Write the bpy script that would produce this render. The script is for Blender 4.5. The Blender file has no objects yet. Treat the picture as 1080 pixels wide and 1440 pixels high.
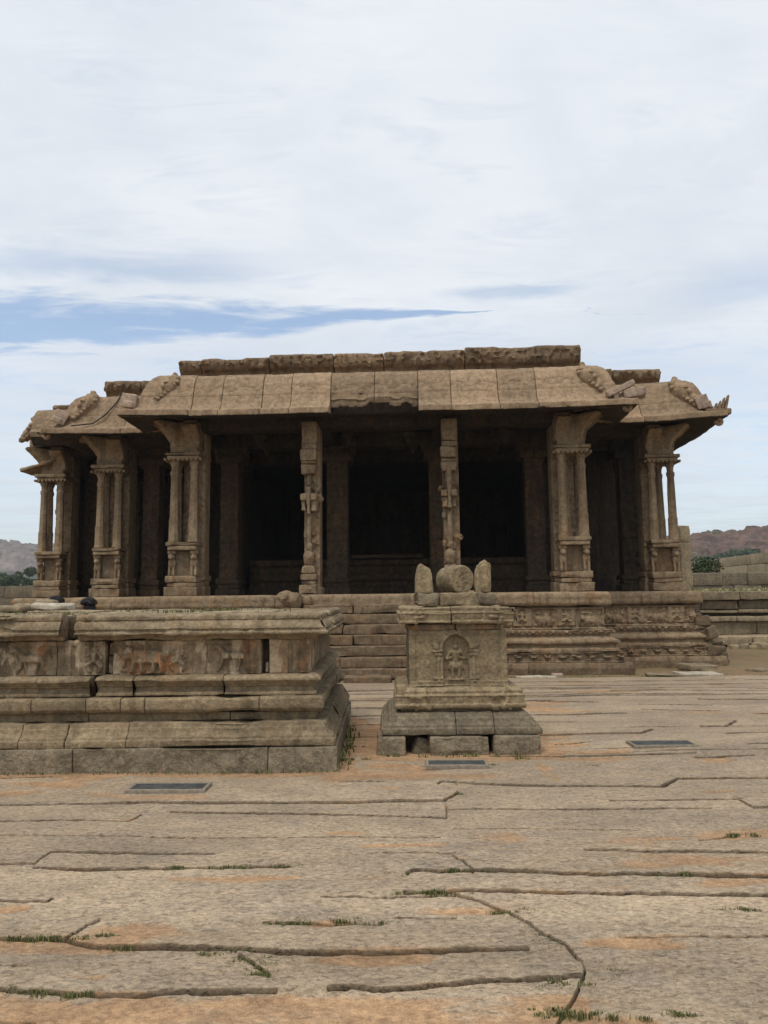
import bpy, bmesh, math, random
import numpy as np
from mathutils import Matrix, Vector
R = math.radians
scene = bpy.context.scene
COL = scene.collection
random.seed(7)
RNG = np.random.default_rng(11)

# ------------------------------------------------------------------ camera, sky, sun, exposure
cam_d = bpy.data.cameras.new('camera'); cam = bpy.data.objects.new('camera', cam_d); COL.objects.link(cam)
cam_d.sensor_fit = 'VERTICAL'; cam_d.sensor_height = 36.0; cam_d.lens = 26.0
cam_d.clip_start = 0.05; cam_d.clip_end = 6000
PITCH = math.atan(118 / 1040)
cam.matrix_world = Matrix.Translation((0, 0, 1.6)) @ Matrix.Rotation(math.pi / 2 + PITCH, 4, 'X') @ Matrix.Rotation(-0.011, 4, 'Z')
scene.camera = cam
scene.view_settings.view_transform = 'Standard'; scene.view_settings.look = 'None'
scene.view_settings.exposure = 0.18; scene.view_settings.gamma = 1.0
scene.cycles.use_denoising = True
scene.cycles.max_bounces = 6; scene.cycles.diffuse_bounces = 2; scene.cycles.volume_bounces = 0

SUN_EL, SUN_AZ = R(64), R(205)           # azimuth clockwise from +Y: behind the camera, a little to the left
sun_d = bpy.data.lights.new('sun', 'SUN'); sun_d.energy = 2.0; sun_d.angle = R(26); sun_d.color = (1, .94, .85)
sun = bpy.data.objects.new('sun', sun_d); COL.objects.link(sun)
sdir = Vector((math.sin(SUN_AZ) * math.cos(SUN_EL), math.cos(SUN_AZ) * math.cos(SUN_EL), math.sin(SUN_EL)))
sun.rotation_euler = sdir.to_track_quat('Z', 'Y').to_euler(); sun.location = sdir * 50

world = bpy.data.worlds.new('World'); scene.world = world; world.use_nodes = True


class G:
    """small node-graph helper"""
    def __init__(s, nt):
        s.nt = nt; s.n = nt.nodes; s.l = nt.links
    def new(s, t, **kw):
        n = s.n.new(t)
        for k, v in kw.items(): setattr(n, k, v)
        return n
    def put(s, sock, v):
        if isinstance(v, bpy.types.NodeSocket): s.l.new(v, sock)
        elif isinstance(v, tuple) and len(v) == 3 and sock.type == 'RGBA': sock.default_value = (*v, 1)
        else: sock.default_value = v
    def m(s, op, a, b=0.0, c=0.0, clamp=False):
        n = s.new('ShaderNodeMath', operation=op, use_clamp=clamp)
        s.put(n.inputs[0], a); s.put(n.inputs[1], b); s.put(n.inputs[2], c)
        return n.outputs[0]
    def step(s, v, lo, hi, a=0.0, b=1.0):
        n = s.new('ShaderNodeMapRange', interpolation_type='SMOOTHSTEP')
        s.put(n.inputs[0], v); n.inputs[1].default_value = lo; n.inputs[2].default_value = hi
        n.inputs[3].default_value = a; n.inputs[4].default_value = b
        return n.outputs[0]
    def mix(s, f, a, b, mode='MIX'):
        n = s.new('ShaderNodeMix', data_type='RGBA', blend_type=mode)
        s.put(n.inputs[0], f); s.put(n.inputs[6], a); s.put(n.inputs[7], b)
        return n.outputs[2]
    def noise(s, vec, scale, detail=4, rough=.55, dist=0.0):
        n = s.new('ShaderNodeTexNoise'); s.put(n.inputs['Vector'], vec)
        n.inputs['Scale'].default_value = scale; n.inputs['Detail'].default_value = detail
        n.inputs['Roughness'].default_value = rough; n.inputs['Distortion'].default_value = dist
        return n.outputs['Fac']
    def xyz(s, x, y, z):
        n = s.new('ShaderNodeCombineXYZ')
        for i, v in enumerate((x, y, z)): s.put(n.inputs[i], v)
        return n.outputs[0]
    def scale(s, vec, x, y, z):
        n = s.new('ShaderNodeMapping'); s.put(n.inputs[0], vec); n.inputs['Scale'].default_value = (x, y, z)
        return n.outputs[0]


def build_sky():
    g = G(world.node_tree)
    for n in list(g.n): g.n.remove(n)
    out = g.new('ShaderNodeOutputWorld')
    sky = g.new('ShaderNodeTexSky', sky_type='NISHITA'); sky.sun_disc = False
    sky.sun_elevation = SUN_EL; sky.sun_rotation = SUN_AZ
    sky.air_density = 1.2; sky.dust_density = .6; sky.ozone_density = 2.0
    bg = g.new('ShaderNodeBackground'); g.l.new(sky.outputs[0], bg.inputs[0]); bg.inputs[1].default_value = .15
    tc = g.new('ShaderNodeTexCoord')
    sp = g.new('ShaderNodeSeparateXYZ'); g.l.new(tc.outputs['Generated'], sp.inputs[0])
    x, y, z = sp.outputs
    zc = g.m('MAXIMUM', z, .03)
    px = g.m('DIVIDE', x, zc); py = g.m('DIVIDE', y, zc)       # a flat cloud deck seen in perspective
    P = g.xyz(px, py, 0.0)
    n1 = g.noise(g.scale(P, .8, 1.0, 1), 1.1, 7, .58, .5)
    n2 = g.noise(g.scale(P, .7, 1.25, 1), 2.4, 7, .62, .8)
    n3 = g.noise(g.scale(P, .9, 1.1, 1), .7, 4, .5)
    nf = g.noise(g.scale(P, .55, 1.5, 1), 5.5, 6, .62, 1.0)
    wob = g.m('MULTIPLY', g.m('SUBTRACT', n1, .5), .50)
    # the blue opening between two cloud banks
    c0 = g.m('SUBTRACT', 2.63, g.m('MULTIPLY', g.m('ADD', px, 1.2), .045))
    d = g.m('ABSOLUTE', g.m('SUBTRACT', g.m('ADD', py, wob), c0))
    wid = g.m('MAXIMUM', g.step(px, -1.3, .66, .44, -.02), .001)
    gap = g.m('SUBTRACT', 1.0, g.m('DIVIDE', d, wid), clamp=True)
    soft = g.m('ADD', g.m('MULTIPLY', g.m('SUBTRACT', nf, .5), 1.5), g.m('MULTIPLY', g.m('SUBTRACT', n2, .5), 1.0))
    gap = g.m('MULTIPLY', g.step(g.m('ADD', gap, soft), .12, .85), g.step(gap, 0.0, .18))
    # thinner streaks: further right, high on the left, far right
    wv = g.m('MULTIPLY', soft, .12)
    d2 = g.m('ABSOLUTE', g.m('SUBTRACT', g.m('ADD', py, wv), g.m('SUBTRACT', 2.40, g.m('MULTIPLY', px, .10))))
    s2 = g.m('MULTIPLY', g.step(d2, .085, .0), g.m('MULTIPLY', g.step(px, .12, .34), g.step(px, .74, .52)))
    d3 = g.m('ABSOLUTE', g.m('SUBTRACT', g.m('ADD', py, g.m('ADD', wob, wv)), 2.15))
    s3 = g.m('MULTIPLY', g.step(d3, .17, .0), g.m('MULTIPLY', g.step(px, -1.6, -.9), g.step(px, -.15, -.7)))
    d4 = g.m('ABSOLUTE', g.m('SUBTRACT', g.m('ADD', py, wob), 2.3))
    s4 = g.m('MULTIPLY', g.step(d4, .30, .0), g.step(px, .85, 1.2))
    thin = g.m('MULTIPLY', g.step(g.m('ADD', g.m('MULTIPLY', n2, .6), g.m('MULTIPLY', nf, .4)), .50, .66), .20)
    low = g.m('MULTIPLY', g.step(py, 2.4, 3.4), g.step(g.m('ADD', g.m('MULTIPLY', n1, .5), g.m('MULTIPLY', n2, .5)), .40, .62, .12, .42))
    hole = g.m('MAXIMUM', g.m('MAXIMUM', g.m('MULTIPLY', gap, .84), g.m('MULTIPLY', s2, .45)), g.m('MULTIPLY', s3, .42))
    hole = g.m('MAXIMUM', hole, g.m('MULTIPLY', s4, .3))
    hole = g.m('MAXIMUM', hole, g.m('ADD', thin, low))
    cover = g.m('SUBTRACT', 1.0, hole, clamp=True)
    shade = g.m('ADD', g.m('MULTIPLY', n1, .40), g.m('ADD', g.m('MULTIPLY', n3, .35), g.m('MULTIPLY', n2, .25)))
    ccol = g.mix(g.step(shade, .38, .60), (.67, .725, .80), (.82, .855, .895))
    warm = g.mix(g.step(z, .02, .16), (.64, .72, .79), ccol)
    cl = g.new('ShaderNodeBackground'); g.l.new(warm, cl.inputs[0]); cl.inputs[1].default_value = .95
    mx = g.new('ShaderNodeMixShader'); g.l.new(cover, mx.inputs[0]); g.l.new(bg.outputs[0], mx.inputs[1]); g.l.new(cl.outputs[0], mx.inputs[2])
    g.l.new(mx.outputs[0], out.inputs[0])


build_sky()

# ------------------------------------------------------------------ numpy noise
def _h(ix, iy, iz, s):
    n = (ix.astype(np.int64) * 374761393 + iy.astype(np.int64) * 668265263 + iz.astype(np.int64) * 2147483647 + s * 1274126177) & 0xffffffff
    n = ((n ^ (n >> 13)) * 1274126177) & 0xffffffff
    n = (n ^ (n >> 16)) & 0xffffff
    return n / float(0xffffff)
def vnoise(P, s=0):
    P = np.asarray(P, float); F = np.floor(P); T = P - F; I = F.astype(np.int64)
    T = T * T * T * (T * (T * 6 - 15) + 10)
    x, y, z = I[..., 0], I[..., 1], I[..., 2]; a, b, c = T[..., 0], T[..., 1], T[..., 2]
    r = 0
    for dx in (0, 1):
        wa = a if dx else 1 - a
        for dy in (0, 1):
            wb = b if dy else 1 - b
            for dz in (0, 1):
                r = r + wa * wb * (c if dz else 1 - c) * _h(x + dx, y + dy, z + dz, s)
    return r * 2 - 1
def fbm(P, oct=3, s=0):
    P = np.asarray(P, float); r = 0; a = 1; t = 0
    for k in range(oct):
        r = r + a * vnoise(P * 2 ** k + 17.3 * k, s + k); t += a; a *= .5
    return r / t * 1.5
def sst(x, a, b):
    t = np.clip((x - a) / (b - a), 0, 1); return t * t * (3 - 2 * t)

# ------------------------------------------------------------------ materials
AL = (.93, .885, .80)
def stone(name, base, alt, dark=.35, stain=(.34, .17, .07), stain_amt=.25, grain=1.0, bump=.5, streak=.5, lichen=.0):
    base, alt, stain = [tuple(c * a for c, a in zip(k, AL)) for k in (base, alt, stain)]
    mt = bpy.data.materials.new(name); mt.use_nodes = True; g = G(mt.node_tree)
    bs = g.n['Principled BSDF']
    geo = g.new('ShaderNodeNewGeometry'); P = geo.outputs['Position']
    big = g.noise(P, .7, 4, .6, .3); mid = g.noise(P, 3.4, 5, .62, .2); fine = g.noise(P, 28, 4, .7); spk = g.noise(P, 110, 2, .7)
    col = g.mix(g.step(g.m('ADD', g.m('MULTIPLY', big, .55), g.m('MULTIPLY', mid, .45)), .36, .64), base, alt)
    st = g.noise(g.scale(P, 5.5, 5.5, .8), 1.0, 5, .6, .3)          # run-off streaks
    st2 = g.noise(g.scale(P, 3.1, 3.1, .6), 1.3, 4, .6, .5)
    col = g.mix(g.m('MULTIPLY', g.step(st, .50, .68), streak), col, g.mix(1.0, col, (.36, .345, .33), 'MULTIPLY'))
    col = g.mix(g.m('MULTIPLY', g.step(g.m('ADD', g.m('MULTIPLY', st2, .6), g.m('MULTIPLY', mid, .4)), .50, .62), stain_amt), col, stain)
    col = g.mix(g.m('MULTIPLY', g.step(mid, .55, .75), dark), col, g.mix(1.0, col, (.45, .44, .43), 'MULTIPLY'))
    if lichen: col = g.mix(g.m('MULTIPLY', g.step(g.noise(g.scale(P, 4.2, 4.2, 1.7), 1, 5, .62), .54, .60), lichen), col, (.47, .37, .255))
    fn = g.m('ADD', g.m('MULTIPLY', fine, .6), g.m('MULTIPLY', spk, .4))
    k = g.m('MULTIPLY', g.step(fn, .3, .7, 1 - .34 * grain, 1 + .32 * grain), g.step(g.noise(P, 11, 4, .65), .34, .66, .79, 1.15))
    col = g.mix(1.0, col, g.xyz(k, k, k), 'MULTIPLY')
    at = g.new('ShaderNodeAttribute', attribute_name='tint')
    oi = g.new('ShaderNodeObjectInfo')
    t = g.m('MULTIPLY', at.outputs['Fac'], g.m('ADD', g.m('MULTIPLY', oi.outputs['Random'], .16), .92))
    col = g.mix(1.0, col, g.xyz(t, t, g.m('MULTIPLY', t, .985)), 'MULTIPLY')
    g.l.new(col, bs.inputs['Base Color'])
    bs.inputs['Roughness'].default_value = .9; bs.inputs['Specular IOR Level'].default_value = .25
    hgt = g.m('ADD', g.m('MULTIPLY', fine, .55), g.m('ADD', g.m('MULTIPLY', spk, .18), g.m('MULTIPLY', g.noise(P, 9, 4, .6), 1.0)))
    bp = g.new('ShaderNodeBump'); bp.inputs['Strength'].default_value = bump; bp.inputs['Distance'].default_value = .05
    g.l.new(hgt, bp.inputs['Height']); g.l.new(bp.outputs[0], bs.inputs['Normal'])
    return mt

def plain(name, col, rough=.85, var=.25, scale=20, bump=.2):
    mt = bpy.data.materials.new(name); mt.use_nodes = True; g = G(mt.node_tree)
    bs = g.n['Principled BSDF']; P = g.new('ShaderNodeNewGeometry').outputs['Position']
    n = g.noise(P, scale, 4, .6); k = g.step(n, .3, .7, 1 - var, 1 + var)
    g.l.new(g.mix(1.0, col, g.xyz(k, k, k), 'MULTIPLY'), bs.inputs['Base Color'])
    bs.inputs['Roughness'].default_value = rough; bs.inputs['Specular IOR Level'].default_value = .2
    bp = g.new('ShaderNodeBump'); bp.inputs['Strength'].default_value = bump; bp.inputs['Distance'].default_value = .02
    g.l.new(n, bp.inputs['Height']); g.l.new(bp.outputs[0], bs.inputs['Normal'])
    return mt

def leafy(name, c1, c2):
    mt = bpy.data.materials.new(name); mt.use_nodes = True; g = G(mt.node_tree)
    bs = g.n['Principled BSDF']; at = g.new('ShaderNodeAttribute', attribute_name='tint')
    g.l.new(g.mix(at.outputs['Fac'], c1, c2), bs.inputs['Base Color']); bs.inputs['Roughness'].default_value = .7
    bs.inputs['Specular IOR Level'].default_value = .2
    return mt

M = {}
M['temple'] = stone('temple_sandstone', (.30, .235, .165), (.235, .175, .118), stain=(.33, .17, .07), stain_amt=.28, grain=.7)
M['eave'] = stone('eave_sandstone', (.335, .248, .174), (.295, .220, .155), dark=.15, stain=(.38, .24, .14), stain_amt=.2, grain=.5, streak=.35, bump=.4, lichen=.06)
M['parapet'] = stone('parapet_stone', (.25, .18, .118), (.17, .125, .088), dark=.5, stain_amt=.2, streak=.6, bump=.7)
M['inner'] = stone('inner_stone', (.095, .069, .046), (.07, .052, .037), stain=(.26, .13, .06), stain_amt=.3)  # darker than the outer stone: the hall's shade is put into its colour
M['shaded'] = stone('shade_darkened_stone', (.060, .048, .036), (.040, .033, .027), stain_amt=.1)  # near-black stone: deep interior and eave shade painted into the base colour
M['new'] = stone('repair_stone', (.44, .35, .30), (.40, .31, .27), dark=.1, stain_amt=.0, streak=.1, grain=.4)
M['plinth'] = stone('plinth_stone', (.225, .168, .115), (.155, .118, .083), dark=.5, stain_amt=.25, streak=.6)
M['platform'] = stone('platform_granite', (.275, .220, .150), (.20, .163, .113), dark=.4, stain=(.40, .215, .105), stain_amt=.12, grain=1.0, streak=.45, bump=.6, lichen=.12)
M['die'] = stone('stained_die_granite', (.30, .235, .165), (.22, .18, .13), dark=.35, stain=(.42, .195, .09), stain_amt=.7, grain=.9, streak=.75, bump=.6, lichen=.8)
M['pedestal'] = stone('pedestal_granite', (.30, .245, .165), (.235, .19, .128), dark=.25, stain_amt=.06, grain=1.1, streak=.35, bump=.65)
M['grey'] = stone('grey_granite', (.235, .20, .15), (.175, .15, .115), dark=.35, stain_amt=.04, grain=1.1, streak=.2, bump=.7, lichen=.1)
M['wall'] = stone('wall_granite', (.34, .28, .20), (.26, .22, .16), dark=.3, stain_amt=.08, grain=.7, streak=.4)
M['black'] = plain('void_rubble', (.05, .043, .035))
M['leaf'] = leafy('tree_leaves', (.018, .034, .012), (.06, .09, .028))
M['shrub'] = leafy('shrub_leaves', (.03, .055, .02), (.075, .11, .045))
M['grass'] = leafy('grass_blades', (.075, .088, .032), (.20, .195, .08))
M['drygrass'] = leafy('dry_grass_blades', (.24, .23, .11), (.36, .33, .17))
M['bark'] = plain('bark', (.09, .07, .05))
M['hair'] = plain('black_hair', (.012, .010, .010), .5, .4, 80)
M['skin'] = plain('brown_skin', (.22, .115, .07), .6, .08, 30, .05)
M['shirt'] = plain('cotton_shirt', (.30, .10, .07), .9, .15)
M['shirt2'] = plain('blue_cotton_shirt', (.09, .13, .24), .9, .15)
M['trouser'] = plain('dark_trousers', (.05, .05, .06), .9, .15)
M['cover'] = plain('dark_slate_cover', (.055, .058, .055), .9, .3, 14, .3)
M['rim'] = plain('cement_rim', (.22, .185, .14), .9, .2, 30, .3)
M['cable'] = plain('black_cable', (.02, .02, .02), .6)
M['pale'] = stone('pale_slab_stone', (.52, .48, .42), (.46, .42, .36), dark=.1, stain_amt=0, grain=.5)

# ------------------------------------------------------------------ object helpers
def thing(name, label, cat, loc=(0, 0, 0), rz=0.0, group=None):
    o = bpy.data.objects.new(name, None); COL.objects.link(o); o.location = loc; o.rotation_euler = (0, 0, rz)
    o.empty_display_size = .2
    return tag(o, label, cat, group)
def tag(o, label=None, cat=None, group=None, kind=None):
    if label: o['label'] = label
    if cat: o['category'] = cat
    if group: o['group'] = group
    if kind: o['kind'] = kind
    return o

class MB:
    def __init__(s): s.v = []; s.q = []; s.ng = []; s.t = []; s.n = 0
    def add(s, v, quads=None, ngons=(), tint=1.0):
        v = np.asarray(v, float).reshape(-1, 3)
        s.v.append(v); s.t.append(np.broadcast_to(np.asarray(tint, float), (len(v),)).copy())
        if quads is not None and len(quads): s.q.append(np.asarray(quads, np.int64) + s.n)
        for p in ngons: s.ng.append([int(i) + s.n for i in p])
        s.n += len(v); return s
    def build(s, name, mat, parent=None, sharp=38, recalc=True, smooth=True):
        me = bpy.data.meshes.new(name)
        V = np.concatenate(s.v); T = np.concatenate(s.t)
        Q = np.concatenate(s.q) if s.q else np.zeros((0, 4), np.int64)
        loops = np.concatenate([Q.ravel()] + [np.array(p) for p in s.ng]) if s.ng else Q.ravel()
        tot = np.concatenate([np.full(len(Q), 4), np.array([len(p) for p in s.ng], int)]).astype(int)
        start = np.concatenate([[0], np.cumsum(tot)[:-1]])
        me.vertices.add(len(V)); me.vertices.foreach_set('co', V.astype(np.float32).ravel())
        me.loops.add(len(loops)); me.loops.foreach_set('vertex_index', loops.astype(np.int32))
        me.polygons.add(len(tot)); me.polygons.foreach_set('loop_start', start.astype(np.int32))
        try: me.polygons.foreach_set('loop_total', tot.astype(np.int32))
        except Exception: pass
        me.update(calc_edges=True); me.validate()
        a = me.attributes.new('tint', 'FLOAT', 'POINT'); a.data.foreach_set('value', T.astype(np.float32))
        if recalc:
            bm = bmesh.new(); bm.from_mesh(me); bmesh.ops.recalc_face_normals(bm, faces=bm.faces); bm.to_mesh(me); bm.free()
        if smooth:
            me.polygons.foreach_set('use_smooth', np.ones(len(me.polygons), bool))
            if sharp: me.set_sharp_from_angle(angle=R(sharp))
        me.materials.append(mat)
        o = bpy.data.objects.new(name, me); COL.objects.link(o)
        if parent is not None: o.parent = parent
        return o

def gridq(nu, nv, wrapv=False):
    i = np.arange(nu - 1)[:, None]; j = np.arange(nv if wrapv else nv - 1)[None, :]
    j2 = (j + 1) % nv
    return np.stack([i * nv + j, (i + 1) * nv + j, (i + 1) * nv + j2, i * nv + j2], -1).reshape(-1, 4)

def axis(L, cell, r):
    n = max(1, int(round((L - 2 * r) / cell)))
    return np.concatenate([[-L / 2, -L / 2 + r * .35], np.linspace(-L / 2 + r, L / 2 - r, n + 1), [L / 2 - r * .35, L / 2]])

SEED = [100]
def rock(mb, c, size, cell=.08, r=.02, rough=.008, chip=.0, freq=4.0, rot=(0, 0, 0), tint=None, taper=(1, 1)):
    """weathered block: rounded box with uneven faces and chipped edges; c is the middle of its bottom"""
    SEED[0] += 1; sd = SEED[0]
    L = np.array(size, float); r = min(r, L.min() * .45)
    ax = [axis(L[k], cell, r) for k in range(3)]; n = [len(a) for a in ax]
    idx = -np.ones(n, np.int64); I, J, K = np.meshgrid(*[np.arange(k) for k in n], indexing='ij')
    surf = (I == 0) | (I == n[0] - 1) | (J == 0) | (J == n[1] - 1) | (K == 0) | (K == n[2] - 1)
    idx[surf] = np.arange(surf.sum())
    p = np.stack([ax[0][I[surf]], ax[1][J[surf]], ax[2][K[surf]]], -1)
    h = L / 2; off = RNG.uniform(-50, 50, 3)
    rr = r * np.clip(1 + .5 * fbm(p * freq + off, 2, sd), .3, 1.6)[:, None]
    rr = np.minimum(rr, L.min() * .48)
    q = np.clip(p, -(h - rr), h - rr); d = p - q; dn = d / np.maximum(np.linalg.norm(d, axis=1, keepdims=True), 1e-9)
    P = q + dn * rr
    e = rough * fbm(P * freq + off, 3, sd + 1)
    if chip:
        ed = (np.abs(p) > h - chip * 2.5).sum(1) >= 2
        e = e - chip * sst(fbm(P * 2.3 + off, 2, sd + 2), .05, .75) * np.where(ed, 1.0, .15)
    P = P + dn * e[:, None]
    if taper != (1, 1):
        f = (P[:, 2] / L[2] + .5)
        P[:, 0] *= 1 + (taper[0] - 1) * f; P[:, 1] *= 1 + (taper[1] - 1) * f
    P[:, 2] += L[2] / 2
    Rm = np.array(Matrix.Rotation(rot[2], 3, 'Z') @ Matrix.Rotation(rot[1], 3, 'Y') @ Matrix.Rotation(rot[0], 3, 'X'))
    P = P @ Rm.T + np.array(c)
    fs = []
    def face(A):
        fs.append(np.stack([A[:-1, :-1], A[1:, :-1], A[1:, 1:], A[:-1, 1:]], -1).reshape(-1, 4))
    face(idx[0]); face(idx[-1]); face(idx[:, 0]); face(idx[:, -1]); face(idx[:, :, 0]); face(idx[:, :, -1])
    mb.add(P, np.concatenate(fs), tint=random.uniform(.86, 1.14) if tint is None else tint)
    return mb

def resample(prof, cell, r):
    pr = np.array(prof, float); n = len(pr); out = []
    for i in range(n):
        a, b, c = pr[i - 1], pr[i], pr[(i + 1) % n]
        la, lc = np.linalg.norm(a - b), np.linalg.norm(c - b); k = min(r, la * .33, lc * .33)
        u, w = (a - b) / max(la, 1e-9), (c - b) / max(lc, 1e-9)
        if np.dot(u, w) > -.93: out += [b + u * k, b + (u + w) * k * .3, b + w * k]
        else: out.append(b)
    out = np.array(out); res = []
    for i in range(len(out)):
        a, b = out[i], out[(i + 1) % len(out)]; m = max(1, int(np.linalg.norm(b - a) / cell))
        for k in range(m): res.append(a + (b - a) * k / m)
    res = np.array(res)
    A = .5 * np.sum(res[:, 0] * np.roll(res[:, 1], -1) - np.roll(res[:, 0], -1) * res[:, 1])
    if A < 0: res = res[::-1].copy()
    tg = np.roll(res, -1, 0) - np.roll(res, 1, 0); tg /= np.maximum(np.linalg.norm(tg, axis=1, keepdims=True), 1e-9)
    return res, np.stack([tg[:, 1], -tg[:, 0]], -1)

def sweep(mb, prof, s0, s1, org=(0, 0), dS=(1, 0), dO=(0, -1), m0=0.0, m1=0.0, cell=.06, r=.015, rough=.006, chip=.0, freq=5.0,
          relief=None, tint=None, zoff=0.0, ooff=0.0, back=None, lift=None):
    """moulding block: closed profile (o outward, z up) run along dS from s0 to s1; m0/m1 = 1 gives mitred outer corners"""
    SEED[0] += 1; sd = SEED[0]
    pr, nr = resample(prof, cell, r)
    o = pr[:, 0] + ooff; z = pr[:, 1] + zoff
    L = s1 - s0; rr = min(r, L * .3); t = (axis(L, cell, rr) + L / 2) / L
    a = s0 - m0 * o; b = s1 + m1 * o
    S = a[None, :] + t[:, None] * (b - a)[None, :]
    O = np.broadcast_to(o, S.shape); Z = np.broadcast_to(z, S.shape)
    dS = np.array([*dS, 0.]); dO = np.array([*dO, 0.]); org = np.array([*org, 0.])
    P = org + S[..., None] * dS + O[..., None] * dO; P[..., 2] += Z
    d = rough * fbm(P * freq, 3, 5)
    if chip: d = d - chip * sst(fbm(P * 2.1 + 9, 3, 77), .12, .7)
    ends = np.zeros_like(S)
    for k, mm in ((0, m0), (1, m1)):
        if mm: continue
        e = np.clip((t if k == 0 else 1 - t) * L / rr, 0, 1); ends += (rr * (1 - np.sqrt(np.clip(1 - (1 - e) ** 2, 0, 1))))[:, None]
    d = d - ends
    if relief is not None: d = d + relief(S, Z, O, nr)
    d = np.where((O <= o.min() + 1e-6), 0, d)
    N = nr[None, :, 0, None] * dO + nr[None, :, 1, None] * np.array([0, 0, 1.])
    P = P + N * d[..., None]
    if lift is not None: P[..., 2] += lift(S)
    nu, nv = S.shape
    mb.add(P, gridq(nu, nv, True), [list(range(nv)), list(range((nu - 1) * nv, nu * nv))[::-1]],
           tint=random.uniform(.85, 1.15) if tint is None else tint)
    return mb

def course(mb, prof, joints, gap=.006, jit=.008, m0=0, m1=0, **kw):
    for i in range(len(joints) - 1):
        a, b = joints[i], joints[i + 1]
        sweep(mb, prof, a + (0 if i == 0 else gap / 2), b - (0 if i == len(joints) - 2 else gap / 2), m0=m0 if i == 0 else 0, m1=m1 if i == len(joints) - 2 else 0,
              ooff=random.uniform(-jit, jit), zoff=random.uniform(-jit, jit) * .4, **kw)
    return mb
def joints(a, b, mean, var=.35):
    x = [a]
    while x[-1] < b - mean * 1.3: x.append(x[-1] + mean * random.uniform(1 - var, 1 + var))
    x.append(b); return x

def lathe(mb, c, prof, n=12, rough=.004, phase=0.0, tint=None, sq=0.0):
    prof = np.array(prof); th = np.linspace(0, 2 * np.pi, n, endpoint=False) + phase
    k = 1.0
    if sq: k = 1 / np.maximum(np.abs(np.cos(th - phase)), np.abs(np.sin(th - phase))); k = 1 + (k - 1) * sq
    P = np.zeros((len(prof), n, 3)); P[..., 0] = prof[:, 0, None] * np.cos(th) * k; P[..., 1] = prof[:, 0, None] * np.sin(th) * k; P[..., 2] = prof[:, 1, None]
    P += np.array(c); nz = fbm(P * 6, 2, 31) * rough
    ctr = np.array(c); rad = P[..., :2] - ctr[:2]; P[..., :2] += rad / np.maximum(np.linalg.norm(rad, axis=-1, keepdims=True), 1e-6) * nz[..., None]
    m = len(prof)
    mb.add(P, gridq(m, n, True), [list(range(n))[::-1], list(range((m - 1) * n, m * n))], tint=random.uniform(.9, 1.1) if tint is None else tint)
    return mb

def ell(mb, c, rad, rot=(0, 0, 0), n=10, rough=.0, tint=1.0, freq=8):
    a = np.linspace(0.12, np.pi - .12, n); b = np.linspace(0, 2 * np.pi, n + 4, endpoint=False)
    P = np.stack([np.sin(a)[:, None] * np.cos(b), np.sin(a)[:, None] * np.sin(b), np.cos(a)[:, None] * np.ones_like(b)], -1)
    if rough: P = P * (1 + rough * fbm(P * 1.6 + np.array(c) * freq, 2, 8))[..., None]
    P = P * np.array(rad)
    Rm = np.array(Matrix.Rotation(rot[2], 3, 'Z') @ Matrix.Rotation(rot[1], 3, 'Y') @ Matrix.Rotation(rot[0], 3, 'X'))
    P = P @ Rm.T + np.array(c); nb = n + 4
    mb.add(P, gridq(n, nb, True), [list(range(nb)), list(range((n - 1) * nb, n * nb))], tint=tint)
    return mb

def tube(mb, pts, rad, n=7, tint=1.0):
    pts = [Vector(p) for p in pts]; rings = []
    for i, p in enumerate(pts):
        t = (pts[min(i + 1, len(pts) - 1)] - pts[max(i - 1, 0)]).normalized()
        u = t.orthogonal().normalized() if i == 0 else (u - t * u.dot(t)).normalized()
        w = t.cross(u); rr = rad[i] if hasattr(rad, '__len__') else rad
        rings.append([p + (u * math.cos(a) + w * math.sin(a)) * rr for a in np.linspace(0, 2 * math.pi, n, endpoint=False)])
    m = len(pts)
    mb.add(np.array([[tuple(v) for v in r_] for r_ in rings]), gridq(m, n, True), [list(range(n)), list(range((m - 1) * n, m * n))], tint=tint)
    return mb

# relief drawing: signed distances -> raised height
def cap(u, v, u0, v0, u1, v1, r0, r1=None):
    r1 = r0 if r1 is None else r1
    du, dv = u1 - u0, v1 - v0; t = np.clip(((u - u0) * du + (v - v0) * dv) / (du * du + dv * dv + 1e-9), 0, 1)
    return np.hypot(u - u0 - t * du, v - v0 - t * dv) - (r0 + (r1 - r0) * t)
def raise_(shapes, soft, H):
    d = shapes[0]
    for s in shapes[1:]: d = np.minimum(d, s)
    return H * np.sqrt(np.clip(-d / soft, 0, 1))

def quadruped(u, v, cx, base, s, elephant=False):
    """relief of a walking animal, s = body height"""
    X, Y = (u - cx) / s, (v - base) / s; p = []
    if elephant:
        p += [cap(X, Y, -.35, .62, .38, .60, .30, .28), cap(X, Y, -.72, .78, -.66, .70, .22), cap(X, Y, -.86, .70, -.98, .12, .09, .06),
              cap(X, Y, -.98, .12, -.84, .06, .06, .05), cap(X, Y, -.80, .55, -1.02, .62, .035, .02)]
        for lx, k in ((-.5, -.06), (-.25, .07), (.3, -.05), (.55, .06)): p.append(cap(X, Y, lx, .45, lx + k, .06, .115, .09))
        p += [cap(X, Y, .66, .68, .76, .30, .035, .02), cap(X, Y, -.05, .92, .0, 1.25, .11, .07)]
    else:
        p += [cap(X, Y, -.34, .60, .34, .58, .17, .15), cap(X, Y, -.40, .68, -.66, .98, .14, .10), cap(X, Y, -.66, .98, -.90, .84, .10, .06)]
        for lx, k in ((-.42, -.20), (-.28, .04), (.26, -.12), (.40, .12)):
            p += [cap(X, Y, lx, .5, lx + k * .3, .26, .08, .05), cap(X, Y, lx + k * .3, .26, lx + k, .03, .05, .04)]
        p += [cap(X, Y, .46, .66, .66, .92, .045, .03), cap(X, Y, .66, .92, .78, .70, .03, .02)]
    return p, s
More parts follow.
